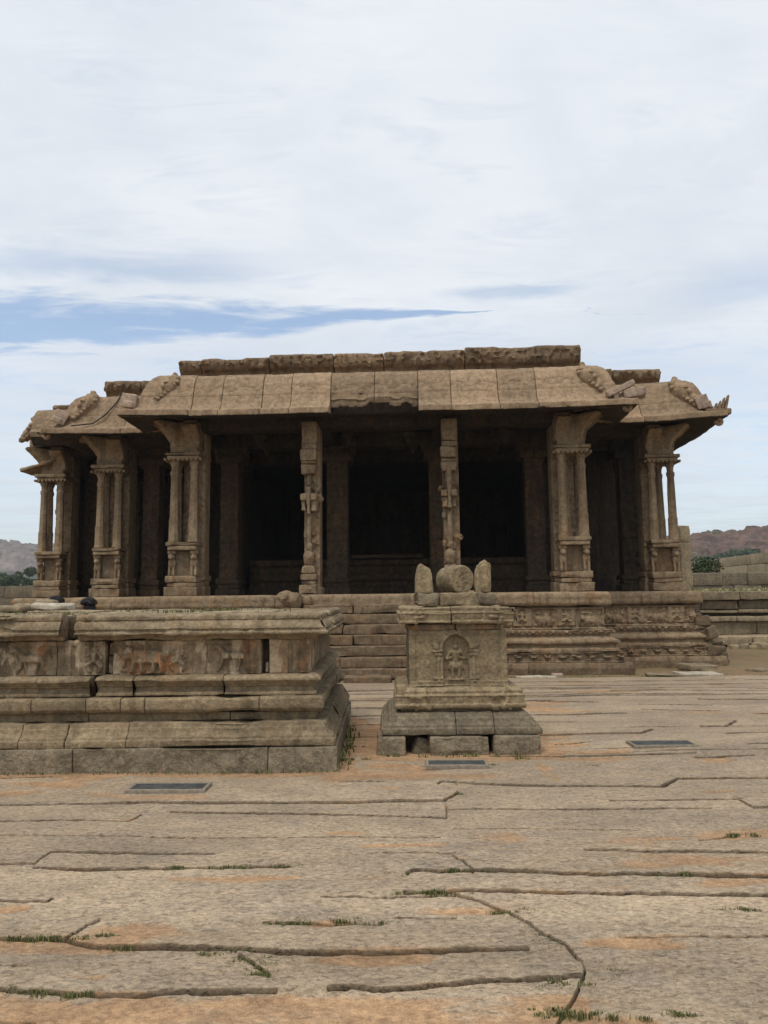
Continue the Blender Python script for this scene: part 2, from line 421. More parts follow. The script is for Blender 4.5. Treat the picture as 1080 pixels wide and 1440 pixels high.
def dancer(u, v, cx, base, s):
    X, Y = (u - cx) / s, (v - base) / s
    return [cap(X, Y, 0, .88, 0, .90, .10), cap(X, Y, 0, .97, 0, 1.06, .06, .03), cap(X, Y, 0, .74, 0, .46, .13, .10), cap(X, Y, -.12, .72, -.34, .62, .055), cap(X, Y, -.34, .62, -.30, .86, .05, .04),
            cap(X, Y, .12, .72, .34, .58, .055), cap(X, Y, .34, .58, .18, .48, .05, .04), cap(X, Y, -.06, .42, -.30, .26, .085, .07), cap(X, Y, -.30, .26, -.16, .03, .06, .045),
            cap(X, Y, .06, .42, .28, .24, .085, .07), cap(X, Y, .28, .24, .20, .03, .06, .045)], s
def fig_h(fn, u, v, cx, base, s, H, **kw):
    p, sc = fn(u, v, cx, base, s, **kw); return raise_(p, .07, H)
def carve(S, Z, f, H, seed=3, th=.0):
    """eroded figure carving too small to read singly"""
    Q = np.stack([S * f, Z * f * .8, np.full_like(S, seed * 1.7)], -1)
    a = 1 - np.abs(vnoise(Q, seed)) * 2.4; b = vnoise(Q * 1.9 + 5, seed + 1)
    return H * sst(.65 * a + .35 * b, th, th + .45)
def scrolls(S, zz, period, amp):
    """creeper: a waving stem with a curl in every bend; zz in -1..1 over the band"""
    k = np.floor(S / period); u = (S / period - k - .5) * period; flip = np.where(k % 2 == 0, 1, -1); v = zz * amp
    stem = sst(np.abs(v - amp * .62 * np.cos(np.pi * S / period)), .027, .012)
    th = np.arctan2(v * flip + .2 * amp, u); ring = sst(np.abs(np.hypot(u, v + .12 * amp * flip) - .062), .024, .010) * (th > -2.0)
    leaf = sst(np.abs(np.hypot(u - .10, v - .5 * amp * flip) - .028), .020, .008)
    return np.maximum(stem, ring)


# ================================================================== GROUND
CRACKS = [
(.5,-3.49,6.90,-3.04,6.95),(.6,-3.04,6.03,-2.04,6.01),(1.2,-2.04,6.01,-1.03,6.01,-.02,6.01,.45,6.00,.58,6.24),(.6,-2.82,5.60,-1.89,5.57,-1.84,5.72),
(.8,-1.63,5.79,-.02,5.65,.43,5.58,.46,5.93),(.7,-2.35,4.70,-2.15,4.71,-2.15,4.92,-1.83,4.90,-1.10,4.86),(.9,-2.13,4.66,-1.85,4.63,-1.04,4.62,-.60,4.62),
(.8,-2.06,4.14,-1.82,4.13,-1.79,4.17),(.9,-1.84,3.71,-1.52,3.70,-1.44,3.89),(1.5,-1.52,3.70,-1.38,3.62,-1.07,3.60,-.80,3.58,-.47,3.54,-.02,3.55,.30,3.55,.64,3.55),
(1.2,-1.61,3.25,-1.24,3.22,-.86,3.21,-.47,3.22),(.9,-.67,3.53,-.58,3.44,-.50,3.34),(1.5,-.24,3.22,-.14,3.24,-.02,3.23,.21,3.25,.51,3.27,.80,3.29),
(.6,-.61,3.84,-.34,3.85,-.04,3.85),(.7,-1.50,3.04,-1.35,3.04),(.5,-.36,4.16,-.02,4.17,.36,4.20),(1.0,.43,6.50,.47,6.57,1.34,6.41,2.27,6.35,2.52,6.60,3.28,6.59,4.60,6.56),
(.6,.46,5.82,1.83,5.73,2.40,5.71),(.5,1.74,5.94,2.75,5.92),(1.2,2.72,5.92,2.72,5.71,2.83,5.71,3.71,5.69),(1.3,.10,4.48,.14,4.54,.64,4.50,1.24,4.44,2.15,4.40,3.01,4.36),
(.8,.40,4.77,.49,4.50),(1.2,.09,4.22,.37,4.24,.59,4.22,1.16,4.17,2.01,4.13,2.82,4.10),
(1.0,.36,4.22,.50,4.09,.62,3.94,.70,3.78,.73,3.66,.80,3.55,.83,3.42,.82,3.30,.78,3.21,.69,3.06,.64,2.97),(.9,1.23,4.85,1.79,4.82,2.35,4.79,3.30,4.76),
(.4,2.03,5.01,2.35,5.15),(.9,1.05,7.68,1.82,7.61,3.08,7.61),(.6,3.03,7.45,3.60,7.49),(.8,3.82,8.03,4.02,8.02,4.89,7.98),(1.2,1.77,8.72,2.50,8.72,2.92,8.74,3.14,8.95),
(1.1,1.87,10.14,2.54,10.16,3.22,10.17),(.9,2.18,11.47,3.14,11.25),(1.3,4.78,11.50,5.69,11.28,6.86,11.11),(.7,2.25,12.12,5.15,11.96),(.7,3.69,10.99,4.66,10.85),
(.9,2.28,12.94,3.86,12.90),(.9,3.74,12.53,4.92,12.52),(.9,6.08,12.61,7.15,12.51),(.7,3.55,10.46,4.50,10.26),(.9,3.79,9.15,4.08,9.13,4.39,9.52),(.4,2.05,7.95,2.64,7.95),
(.5,1.82,8.22,2.22,8.28),(.9,-.58,11.69,.13,11.71),(1.1,-.51,10.13,.02,10.15),(.7,-.64,12.81,.21,12.93),(.5,-.44,10.95,.07,10.78),(.3,-2.65,5.27,-1.91,5.23,-.59,5.16,.35,5.10),
(.4,-.02,4.82,.42,4.79),(.4,.33,3.90,.05,3.90),(.25,.47,5.32,1.71,5.23),(.3,1.11,3.65,1.78,3.66),(.4,-1.70,3.44,-1.57,3.43),(.5,-.40,6.63,-.03,6.59)]
TUFTS = [(-.91,4.62,1.0),(-1.27,4.61,.6),(-.62,4.62,.8),(-1.62,3.70,1.2),(-1.51,3.71,1.6),(-1.74,3.71,.8),(-1.28,3.60,.8),(-.75,3.55,1.2),(-.62,3.47,1.0),(-.56,3.41,1.2),(-.51,3.35,1.0),(-.56,3.84,1.0),(-.43,3.85,.7),
(-.20,3.87,.8),(-.06,3.85,.5),(-1.51,3.23,1.2),(-1.30,3.21,1.2),(.47,4.52,1.2),(.15,4.21,1.2),(.29,4.22,1.0),(.06,4.50,.6),(.63,3.95,1.0),(.74,3.65,1.5),(.78,3.60,1.3),(.71,3.25,1.2),(.83,3.33,1.2),(.70,3.04,1.4),
(.75,3.01,1.2),(1.06,3.01,1.3),(1.68,4.42,1.0),(2.30,5.10,1.2),(1.77,3.94,1.2),(-.44,7.53,1.6),(-.40,8.16,1.3),(1.34,7.51,.7),(.56,6.47,.6),(.58,6.20,.7),(.98,7.22,.6),(1.94,7.14,.5),(1.37,4.46,.6),(3.45,8.09,.4),(-.75,3.37,.4)]
SOIL = [(-.2,2.96,.95,.22),(.10,3.08,.66,.15),(.10,7.10,.49,.55),(-.35,7.02,.20,.33),(-1.41,3.35,.18,.06),(-.22,5.23,.17,.06),(-.23,3.86,.18,.05),(1.78,4.27,.46,.10),(1.96,4.59,.54,.10),(.38,3.97,.22,.09),(1.11,3.58,.23,.06),(-1.93,4.09,.11,.07),
(-1.45,3.57,.11,.05),(1.89,8.22,.23,.54),(1.45,7.22,.08,.59),(2.29,7.76,.43,.20),(3.26,7.35,.40,.21),(-1.0,3.07,.75,.12),(-.80,4.44,.57,.05),(-2.85,6.62,.50,.15),(1.79,5.05,.28,.07),(.02,4.97,.32,.06),(2.60,6.16,.34,.07),
(-.08,3.48,.28,.05),(.94,2.96,.25,.06),(.41,4.70,.17,.05)]

def make_pavement():
    rows = np.concatenate([np.arange(-4, 2.2, .2), 2.3 * np.exp(np.arange(0, math.log(14.45 / 2.3), 0.0014)), [14.5]])
    tin = np.linspace(-.60, .60, 900); tout = np.linspace(.65, 3.0, 60)
    t = np.concatenate([-tout[::-1], tin, tout])
    Y = np.repeat(rows[:, None], len(t), 1); X = t[None, :] * np.maximum(Y, 2.6)
    W = np.stack([X * 5, Y * 5, 0 * X], -1)
    wx = X + .014 * vnoise(W, 1) + .005 * vnoise(W * 2.2, 2); wy = Y + .005 * vnoise(W * .5, 3) + .004 * vnoise(W * 2.2, 4)
    cr = [(c[0], np.array(c[1:]).reshape(-1, 2)) for c in CRACKS]
    rnd = random.Random(5)                                     # slabs beyond the photographed part
    y = -4.0
    while y < 14.2:
        hw = .56 * max(y, 2.6) + .1
        for sx in (-1, 1):
            x = hw + rnd.uniform(0, .6)
            while x < 14:
                L = rnd.uniform(1.6, 3.6); a, b = sorted((sx * x, sx * (x + L)))
                cr.append((rnd.uniform(.5, 1.3), np.array([[a, y + rnd.uniform(-.05, .05)], [b, y + rnd.uniform(-.05, .05)]])))
                if rnd.random() < .6: cr.append((.8, np.array([[sx * x, y], [sx * x + rnd.uniform(-.1, .1), y + rnd.uniform(.3, .5)]])))
                x += L * .97
        if y < 2.3 or 7.4 < y < 14:
            x = -hw + rnd.uniform(0, 1.5)
            while x < hw:
                L = rnd.uniform(1.2, 3.2)
                if y < 2.3 or rnd.random() < .55:
                    cr.append((rnd.uniform(.35, .9), np.array([[x, y + rnd.uniform(-.06, .06)], [x + L * .5, y + rnd.uniform(-.04, .04)], [x + L, y + rnd.uniform(-.06, .06)]])))
                x += L
        y += rnd.uniform(.34, .62)
    Hh = .010 * fbm(np.stack([X * .9, Y * 1.4, 0 * X], -1), 2, 40)
    Dmin = np.full(X.shape, 9.0); crk = np.zeros_like(X); tone = np.zeros_like(X)
    for w, P in cr:
        y0, y1 = P[:, 1].min() - .5, P[:, 1].max() + .5
        i0, i1 = np.searchsorted(rows, [y0, y1])
        if i1 - i0 < 1: continue
        sl = slice(i0, i1); ux, uy = wx[sl], wy[sl]
        best = np.full(ux.shape, 9.0); side = np.zeros_like(ux); hz = np.ones_like(ux)
        for k in range(len(P) - 1):
            a, b = P[k], P[k + 1]; d = b - a; L2 = d @ d + 1e-9
            tt = ((ux - a[0]) * d[0] + (uy - a[1]) * d[1]) / L2; tc = np.clip(tt, 0, 1)
            dd = np.hypot(ux - a[0] - tc * d[0], uy - a[1] - tc * d[1])
            cs = np.sign((d[0] * (uy - a[1]) - d[1] * (ux - a[0])) * (1 if d[0] >= 0 else -1))
            m = dd < best; best = np.where(m, dd, best); side = np.where(m, cs, side); hz = np.where(m, abs(d[0]) / math.sqrt(L2), hz)
        ends = np.minimum(np.hypot(ux - P[0, 0], uy - P[0, 1]), np.hypot(ux - P[-1, 0], uy - P[-1, 1]))
        cw = (.0040 * w + .0017 * np.maximum(Y[sl] - 3.0, 0) * (.45 + .5 * w)) * np.clip(1 + .75 * vnoise(W[sl] * .55 + 7, 6) + .35 * vnoise(W[sl] * 2.1 + 3, 16), .28, 1.8) * (.25 + .75 * sst(ends, 0, .25 + .1 * w))
        cw = np.maximum(cw * (.45 + .55 * hz), .0014 * np.maximum(Y[sl], 2.6) * (.5 + .5 * min(w, 1.2)) * (.4 + .6 * hz))
        dep = (.030 + .010 * w)
        c = np.exp(-(best / cw) ** 3)
        Hh[sl] += np.where(side > 0, .0065 * w * np.exp(-best / .35), -.003 * w * np.exp(-best / .2)) * (1 - c) - dep * c
        if w > .35: tone[sl] += side * rnd.uniform(-.09, .09) * np.exp(-best / .45)
        crk[sl] = np.maximum(crk[sl], np.where(side > 0, np.exp(-(best / (cw * 1.8 + .001 * w)) ** 4), np.exp(-(best / (cw * 1.0)) ** 3))); Dmin[sl] = np.minimum(Dmin[sl], best / (.4 + w))
    soil = np.zeros_like(X)
    sn = fbm(np.stack([X * 2.6, Y * 5.5, 0 * X], -1), 3, 50)
    for (cx, cy, a, b) in SOIL:
        q = np.hypot((X - cx) / (a * 1.15), (Y - cy) / b)
        soil = np.maximum(soil, sst(.80 - q + .9 * sn, -.2, .8))
    soil = np.maximum(soil, sst(3.20 + .05 * sn - .03 * X - Y, -.02, .06) * sst(.80 + .06 * sn - X, 0, .06) * sst(X, -1.35, -1.0) * (.75 + .3 * sn))
    soil = np.maximum(soil, .75 * sst(fbm(np.stack([X * .55 + 3, Y * 1.6, 0 * X], -1), 3, 60) + .25 * sn, .42, .85))
    soil = np.maximum(soil, sst(.010 - Dmin + .03 * sn, .0, .02) * .6)
    q = np.minimum(np.maximum(np.abs(X - .76) - .9, 0) + np.maximum(np.abs(Y - 8.5) - .95, 0), np.maximum(X + .42, 0) + np.maximum(np.abs(Y - 8.5) - 1.5, 0))
    soil = np.maximum(soil, sst(.20 - q + .10 * sn, 0, .1) * .9)
    near = np.clip((7.5 - Y) / 4, .25, 1)
    chis = .0042 * vnoise(np.stack([X * 17, Y * 34, 0 * X], -1), 71) + .0022 * vnoise(np.stack([X * 45, Y * 70, 0 * X], -1), 72) + .004 * fbm(np.stack([X * 3.5, Y * 7, 0 * X], -1), 2, 73)
    Hh += chis * (1 - .8 * soil) * near - .012 * soil
    Hh = np.maximum(Hh, -.075)
    mb = MB(); mb.add(np.stack([X, Y, Hh], -1), gridq(*X.shape))
    sl_t = 1 + .10 * vnoise(np.stack([X * .5, Y * 2.2, 0 * X + 3], -1), 80) + .05 * vnoise(np.stack([X * 1.2, Y * 4, 0 * X + 3], -1), 81)
    mb.t = [(sl_t + np.clip(tone, -.16, .16)).ravel()]
    o = mb.build('stone_pavement', pave_mat(), recalc=False, sharp=None)
    for nm, arr in (('soil', soil), ('crack', crk)):
        a = o.data.attributes.new(nm, 'FLOAT', 'POINT'); a.data.foreach_set('value', arr.ravel().astype(np.float32))
    tag(o, kind='structure'); return o

def pave_mat():
    mt = bpy.data.materials.new('granite_paving'); mt.use_nodes = True; g = G(mt.node_tree); bs = g.n['Principled BSDF']
    P = g.new('ShaderNodeNewGeometry').outputs['Position']
    at = lambda n: g.new('ShaderNodeAttribute', attribute_name=n).outputs['Fac']
    big = g.noise(g.scale(P, .8, 1.6, 1), 1.0, 4, .6); mid = g.noise(g.scale(P, 3, 6, 1), 1.3, 5, .65); fine = g.noise(g.scale(P, 30, 46, 30), 1.0, 4, .7); spk = g.noise(P, 150, 3, .75)
    col = g.mix(g.step(big, .35, .65), (.37, .285, .195), (.31, .243, .172))
    col = g.mix(g.step(mid, .42, .72, 0, .55), col, (.39, .288, .182))
    col = g.mix(g.step(g.noise(g.scale(P, .6, 1.0, 1), 1.7, 5, .65), .56, .72, 0, .5), col, (.20, .175, .145))
    soil = g.mix(g.step(g.noise(P, 9, 4, .7), .35, .65), (.40, .25, .135), (.31, .185, .10))
    s = g.step(g.m('ADD', at('soil'), g.m('MULTIPLY', g.m('SUBTRACT', g.noise(g.scale(P, 9, 22, 9), 1, 5, .75), .5), 1.3)), .22, .78, 0, .92)
    col = g.mix(s, col, soil)
    col = g.mix(g.m('MULTIPLY', at('crack'), .92), col, (.062, .040, .021))
    fn = g.m('ADD', g.m('MULTIPLY', fine, .55), g.m('MULTIPLY', spk, .45)); k = g.step(fn, .33, .67, .58, 1.30)
    pits = g.m('ADD', g.m('MULTIPLY', g.noise(g.scale(P, 15, 42, 15), 1, 3, .6, .4), .6), g.m('MULTIPLY', g.noise(g.scale(P, 34, 90, 34), 1, 2, .6), .4))
    pit = g.m('MULTIPLY', g.step(pits, .47, .36), g.step(s, .9, .2))
    k = g.m('MULTIPLY', k, g.m('SUBTRACT', 1.0, g.m('MULTIPLY', pit, .30)))
    k = g.m('MULTIPLY', k, g.step(g.noise(g.scale(P, 2.2, 5, 2), 1, 5, .7), .3, .7, .87, 1.11))
    col = g.mix(1.0, col, g.xyz(k, k, k), 'MULTIPLY')
    t = at('tint'); col = g.mix(1.0, col, g.xyz(t, t, t), 'MULTIPLY')
    g.l.new(col, bs.inputs['Base Color']); bs.inputs['Roughness'].default_value = .88; bs.inputs['Specular IOR Level'].default_value = .25
    h = g.m('ADD', g.m('MULTIPLY', fine, .7), g.m('ADD', g.m('MULTIPLY', spk, .25), g.m('MULTIPLY', g.noise(g.scale(P, 9, 16, 9), 1, 3, .6), .9)))
    bp = g.new('ShaderNodeBump'); bp.inputs['Strength'].default_value = .6; bp.inputs['Distance'].default_value = .022
    h = g.m('SUBTRACT', h, g.m('MULTIPLY', pit, .8))
    g.l.new(h, bp.inputs['Height']); g.l.new(bp.outputs[0], bs.inputs['Normal'])
    return mt
make_pavement()

def make_earth():
    mt = bpy.data.materials.new('bare_earth'); mt.use_nodes = True; g = G(mt.node_tree); bs = g.n['Principled BSDF']
    P = g.new('ShaderNodeNewGeometry').outputs['Position']
    n1 = g.noise(P, .55, 5, .65); n2 = g.noise(P, 5, 5, .7); n3 = g.noise(P, 40, 3, .7)
    col = g.mix(g.step(n2, .35, .65), (.185, .135, .085), (.255, .165, .095))
    col = g.mix(g.step(g.m('ADD', g.m('MULTIPLY', n1, .6), g.m('MULTIPLY', n2, .4)), .47, .58, 0, .75), col, (.15, .14, .06))
    sp = g.new('ShaderNodeSeparateXYZ'); g.l.new(P, sp.inputs[0])
    far = g.step(sp.outputs[1], 26, 60, 0, .8)
    col = g.mix(far, col, (.20, .19, .10))
    k = g.step(n3, .3, .7, .75, 1.2); col = g.mix(1.0, col, g.xyz(k, k, k), 'MULTIPLY')
    g.l.new(col, bs.inputs['Base Color']); bs.inputs['Roughness'].default_value = .95; bs.inputs['Specular IOR Level'].default_value = .1
    bp = g.new('ShaderNodeBump'); bp.inputs['Strength'].default_value = .6; bp.inputs['Distance'].default_value = .03
    g.l.new(g.m('ADD', n2, g.m('MULTIPLY', n3, .4)), bp.inputs['Height']); g.l.new(bp.outputs[0], bs.inputs['Normal'])
    def ax(lo, hi, fine_lo, fine_hi, st):
        a = np.arange(fine_lo, fine_hi, st); f = np.geomspace(1, 1 + max(hi - fine_hi, 1), 18) - 1; b = np.geomspace(1, 1 + max(fine_lo - lo, 1), 18) - 1
        return np.concatenate([fine_lo - b[:0:-1], a, fine_hi + f])
    xs = ax(-2400, 2400, -16, 16, .16); ys = ax(-540, 2400, 13.5, 27, .14)
    X, Y = np.meshgrid(xs, ys, indexing='xy')
    Z = -.085 + .03 * fbm(np.stack([X * .5, Y * .5, 0 * X], -1), 3, 90) + .012 * fbm(np.stack([X * 3, Y * 3, 0 * X], -1), 2, 91)
    Z = np.where((Y < 14.3), -.14, Z)
    Z = np.where(Y > 14.3, Z + .05 * sst(Y, 14.4, 15.2), Z)
    o = MB().add(np.stack([X, Y, Z], -1), gridq(*X.shape)).build('earth_ground', mt, recalc=False, sharp=None)
    tag(o, kind='structure')
make_earth()

# ------------------------------------------------------------------ distant hills of boulders
def hill(name, xs, ys, hfun, cellsz, mat, amp):
    X, Y = np.meshgrid(xs, ys, indexing='xy'); Z = hfun(X, Y)
    best = np.full(X.shape, 9.0); val = np.zeros_like(X)
    wx, wy = X + cellsz * .35 * vnoise(np.stack([X / cellsz * 1.3, Y / cellsz * 1.3, 0 * X], -1), 61), Y + cellsz * .35 * vnoise(np.stack([X / cellsz * 1.3, Y / cellsz * 1.3, 0 * X], -1), 62)
    for f, a, sd in ((.55, .9, 3), (1.0, .8, 5), (2.2, .5, 9)):
        u, v = wx / cellsz * f, (wy / cellsz * f) * .8; iu, iv = np.floor(u).astype(int), np.floor(v).astype(int)
        b = np.full(X.shape, 9.0); hh = np.zeros_like(X)
        for dx in (-1, 0, 1):
            for dy in (-1, 0, 1):
                gx, gy = iu + dx, iv + dy; z0 = np.zeros_like(gx)
                jx = gx + _h(gx, gy, z0, sd); jy = gy + _h(gx, gy, z0, sd + 1); k = _h(gx, gy, z0, sd + 2); ang = k * 12.6
                du, dv = u - jx, v - jy; du, dv = du * np.cos(ang) + dv * np.sin(ang), (dv * np.cos(ang) - du * np.sin(ang)) * 1.5
                d = np.maximum(np.hypot(du, dv) * .75, np.maximum(np.abs(du), np.abs(dv))) / (.35 + .7 * k); m = d < b; b = np.where(m, d, b); hh = np.where(m, k, hh)
        Z = Z + amp * a / f ** .6 * np.sqrt(np.clip(1 - (b / .80) ** 2.6, 0, 1)) * (.15 + 1.0 * hh ** 2)
        val = val + .8 * a * (_h((hh * 1e6).astype(np.int64), iu * 0, iu * 0, 4) - .1)
    mb = MB(); mb.add(np.stack([X, Y, Z], -1), gridq(*X.shape)); mb.t = [(.55 + .50 * val).ravel()]
    o = mb.build(name, mat, recalc=False, sharp=None); tag(o, kind='structure'); return o

def hill_mat(name, c1, c2, green, gamt, sc):
    mt = bpy.data.materials.new(name); mt.use_nodes = True; g = G(mt.node_tree); bs = g.n['Principled BSDF']
    P = g.new('ShaderNodeNewGeometry').outputs['Position']
    n1 = g.noise(P, sc, 5, .65); n2 = g.noise(P, sc * 7, 4, .7)
    col = g.mix(g.step(n2, .35, .65), c1, c2)
    col = g.mix(g.step(n1, .56, .62, 0, gamt), col, green)
    t = g.new('ShaderNodeAttribute', attribute_name='tint').outputs['Fac']; col = g.mix(1.0, col, g.xyz(t, t, t), 'MULTIPLY')
    g.l.new(col, bs.inputs['Base Color']); bs.inputs['Roughness'].default_value = .95; bs.inputs['Specular IOR Level'].default_value = .1
    return mt
def right_h(X, Y):
    ridge = 19.6 + .12 * (X - 109) + 2.2 * fbm(np.stack([X * .016, Y * .01, 0 * X], -1), 3, 33)
    front = np.clip((Y - 150) / 108, 0, 1) ** .85
    side = sst(X, 40, 100)
    back = 1 - .6 * sst(Y, 280, 420)
    return -3 + (ridge + 3) * front * side * back
def left_h(X, Y):
    ridge = 40 + 8 * fbm(np.stack([X * .006, Y * .004, 0 * X], -1), 3, 34) + .02 * (-X - 250)
    return -4 + (ridge + 4) * sst(Y, 360, 600) * (1 - .7 * sst(Y, 640, 900)) * (1 - sst(X, -210, -60))
hill('boulder_hill', np.concatenate([np.arange(40, 170, .45), np.arange(170, 420, 2.2)]), np.concatenate([np.arange(150, 300, .6), np.arange(300, 430, 4)]), right_h, 2.3,
     hill_mat('reddish_boulders', (.15, .092, .068), (.075, .050, .040), (.05, .07, .03), .55, .035), 1.35)
hill('distant_boulder_hill', np.concatenate([np.arange(-700, -345, 5), np.arange(-345, -60, .8)]), np.concatenate([np.arange(350, 660, 1.6), np.arange(660, 920, 9)]), left_h, 5.0,
     hill_mat('pale_boulders', (.20, .165, .145), (.12, .10, .09), (.05, .075, .04), .8, .014), 2.6)

# ------------------------------------------------------------------ walls, terrace, trees round the court
def ashlar(mb, x0, x1, y, z0, hts, depth, mean, dirx=(1, 0), org=(0, 0), cell=.3, r=.03, rough=.012, chip=.03, jit=.02, tints=(.8, 1.15)):
    """courses of squared blocks along dirx from x0 to x1; y is the front"""
    ang = math.atan2(dirx[1], dirx[0]); z = z0
    for h in hts:
        js = joints(x0, x1, mean)
        for a, b in zip(js[:-1], js[1:]):
            m = (a + b) / 2; off = y + depth / 2 + random.uniform(-jit, jit)
            cx = org[0] + dirx[0] * m - dirx[1] * off; cy = org[1] + dirx[1] * m + dirx[0] * off
            rock(mb, (cx, cy, z), (b - a - .012, depth, h - .006), cell, r, rough, chip, 1.5, (0, 0, ang), random.uniform(*tints))
        z += h
    return mb

tr = thing('stone_terrace', 'low moulded stone terrace of long weathered courses right of the temple', 'terrace', (0, 0, 0))
mb = MB(); ashlar(mb, 7.5, 22, 23.0, .30, [.40], 1.0, 2.4); ashlar(mb, 7.5, 22, 23.05, 1.07, [.28], 1.0, 1.7, tints=(.7, 1.1)); mb.build('wall_course', M['wall'], tr)
mb = MB(); ashlar(mb, 7.5, 22, 22.85, .70, [.17], 1.2, 3.2, tints=(.95, 1.15)); ashlar(mb, 7.5, 22, 22.92, .96, [.11], 1.2, 3, tints=(.85, 1)); rock(mb, (14.7, 23.7, .85), (14.4, 1.0, .14), .5, .02, tint=.4); mb.build('moulding', M['wall'], tr)
mb = MB(); ashlar(mb, 7.5, 22, 22.8, 1.355, [.28], 1.1, 1.5, chip=.06, tints=(.7, 1.15)); mb.build('coping', M['wall'], tr)
mb = MB(); ashlar(mb, 7.5, 22, 22.0, .05, [.26], 1.6, 2.6, chip=.08, jit=.08, tints=(1.1, 1.35)); mb.build('ledge', M['wall'], tr)
mb = MB(); rock(mb, (14.7, 27.5, 0), (14.4, 7.4, 1.6), .8, .05); mb.build('fill', M['plinth'], tr)
for i in range(26):
    x = 8.6 + i * .19 + random.uniform(-.06, .06); s = random.uniform(.10, .30)
    mb = MB(); rock(mb, (x, 21.75 - random.uniform(0, .35), -.08), (s * 1.6, s * 1.1, s * .8), .06, s * .25, .02, .03, 5, (0, 0, random.uniform(0, 3)))
    tag(mb.build('rubble_stone', M['wall']), 'one of the small broken stones strewn along the foot of the terrace ledge', 'stone', 'rubble along the terrace foot')

mb = MB(); ashlar(mb, 5.5, 26, 30.0, .9, [.55, .42, .52], .6, 1.5, tints=(.75, 1.1)); tag(mb.build('garden_wall', M['grey']), 'low grey block wall standing behind the grassy terrace, in front of the small tree', 'wall')
w3 = MB(); ashlar(w3, 0, 26, 0, .5, [1.0, 1.0, .75, .62], .8, 2.6, dirx=(-.09, -.9959), org=(22.9, 53), cell=.5, tints=(.85, 1.15))
tag(w3.build('enclosure_wall', M['wall']), 'tall pale enclosure wall running back towards the reddish hill', 'wall')
mb = MB(); ashlar(mb, 20, 45, 53.5, .5, [1.0, 1.0, .9], .8, 2.4, cell=.6); tag(mb.build('enclosure_wall', M['wall']), 'far cross wall of the enclosure, mostly hidden behind the taller pale wall', 'wall')
mb = MB(); ashlar(mb, -34, -13, 38, -.1, [.6, .6, .6, .62], .6, 2.2, cell=.5, tints=(.75, .95)); tag(mb.build('field_wall', M['grey']), 'grey green field wall below the trees, left of the temple', 'wall')
mb = MB(); ashlar(mb, -34, -16.5, 30, -.1, [.7, .6, .32], .6, 1.6, cell=.4, chip=.1, tints=(.7, .95)); tag(mb.build('field_wall', M['wall']), 'nearer lower broken wall, left of the temple behind the platform', 'wall')
post = thing('stone_post', 'tall bare square stone post standing right behind the temple corner', 'post', (9.8, 24.2, 1.6))
mb = MB(); rock(mb, (0, 0, 0), (.34, .34, 1.62), .12, .02, .008, .03); rock(mb, (.0, 0, 1.625), (.33, .33, .56), .12, .02, .008, .03, rot=(0, .012, 0)); mb.build('shaft', M['wall'], post)

def leaves(mb, blobs, per, size, rnd):
    for (c, rad, shade) in blobs:
        n = max(6, int(per * rad[0] * rad[2])); d = rnd.normal(size=(n, 3)); d /= np.linalg.norm(d, axis=1, keepdims=True)
        p = np.array(c) + d * np.array(rad) * rnd.uniform(.45, 1.05, (n, 1)) ** .5
        a = rnd.normal(size=(n, 3)); a /= np.linalg.norm(a, axis=1, keepdims=True); b = np.cross(a, rnd.normal(size=(n, 3))); b /= np.linalg.norm(b, axis=1, keepdims=True)
        s = size * rnd.uniform(.6, 1.3, (n, 1))
        v = np.stack([p - a * s, p + b * s * .5, p + a * s, p - b * s * .5], 1).reshape(-1, 3)
        t = np.clip(shade + rnd.normal(0, .18, n), 0, 1)
        mb.add(v, np.arange(4 * n).reshape(-1, 4), tint=np.repeat(t, 4))
def tree(name, label, loc, h, w, leafsz, nb, per, mat='leaf', group=None, cat='tree', flat=.75):
    rnd = np.random.default_rng(int(abs(loc[0] * 97 + loc[1] * 13)))
    t = thing(name, label, cat, loc, 0, group); mb = MB()
    tube(mb, [(0, 0, -.2), (.02 * w, 0, h * .25), (-.03 * w, .02 * w, h * .55)], [w * .06, w * .045, w * .03])
    blobs = []
    for k in range(nb):
        a = rnd.uniform(0, 6.28); q = rnd.uniform(0, 1) ** .5 * w * .36; zz = h * rnd.uniform(.32, .86) - q * .25
        r_ = w * rnd.uniform(.12, .22); blobs.append(((math.cos(a) * q, math.sin(a) * q, zz), (r_, r_, r_ * flat), rnd.uniform(.05, .85)))
        if k < 5: tube(mb, [(-.01 * w, 0, h * .35), (math.cos(a) * q * .6, math.sin(a) * q * .6, zz * .85), (math.cos(a) * q, math.sin(a) * q, zz)], [w * .025, w * .015, w * .006], 5)
    mb.build('trunk', M['bark'], t)
    lb = MB(); leaves(lb, blobs, per, leafsz, rnd); lb.build('crown', M[mat], t, recalc=False, sharp=None, smooth=False)
    return t
tree('small_tree', 'dark green bushy tree rising behind the low grey block wall', (14.1, 32.5, 1.0), 2.45, 1.6, .07, 26, 900)
tree('small_tree', 'smaller dark tree beside the bushy tree, half hidden by the stone post', (13.3, 33.5, 1.0), 2.0, 1.0, .07, 12, 900)
for (x, y, h, w, lb) in ((86.5, 196, 3.6, 6.5, 'broad grey green shrub at the left end of the patch on the reddish hill'), (91.5, 197, 4.2, 7.5, 'broad green shrub in the middle of the patch on the reddish hill'),
                       (97.0, 198, 4.0, 7.0, 'broad green shrub at the right end of the patch on the reddish hill')):
    tree('hill_shrub', lb, (x, y, float(right_h(np.array([x]), np.array([y]))[0]) + 2.0), h + .3, w, .40, 30, 40, 'shrub', 'shrubs on the reddish hill', 'shrub')
lt = [(-57.5, 112, 0, 5.6, 5.0), (-54.5, 116, 0, 5.2, 4.6), (-60.5, 118, 0, 6.0, 6), (-53.0, 110, 0, 7.2, 3.8), (-50.5, 114, 0, 5.6, 4.5), (-63, 122, 0, 6.6, 6), (-46.5, 118, 0, 5.6, 5)]
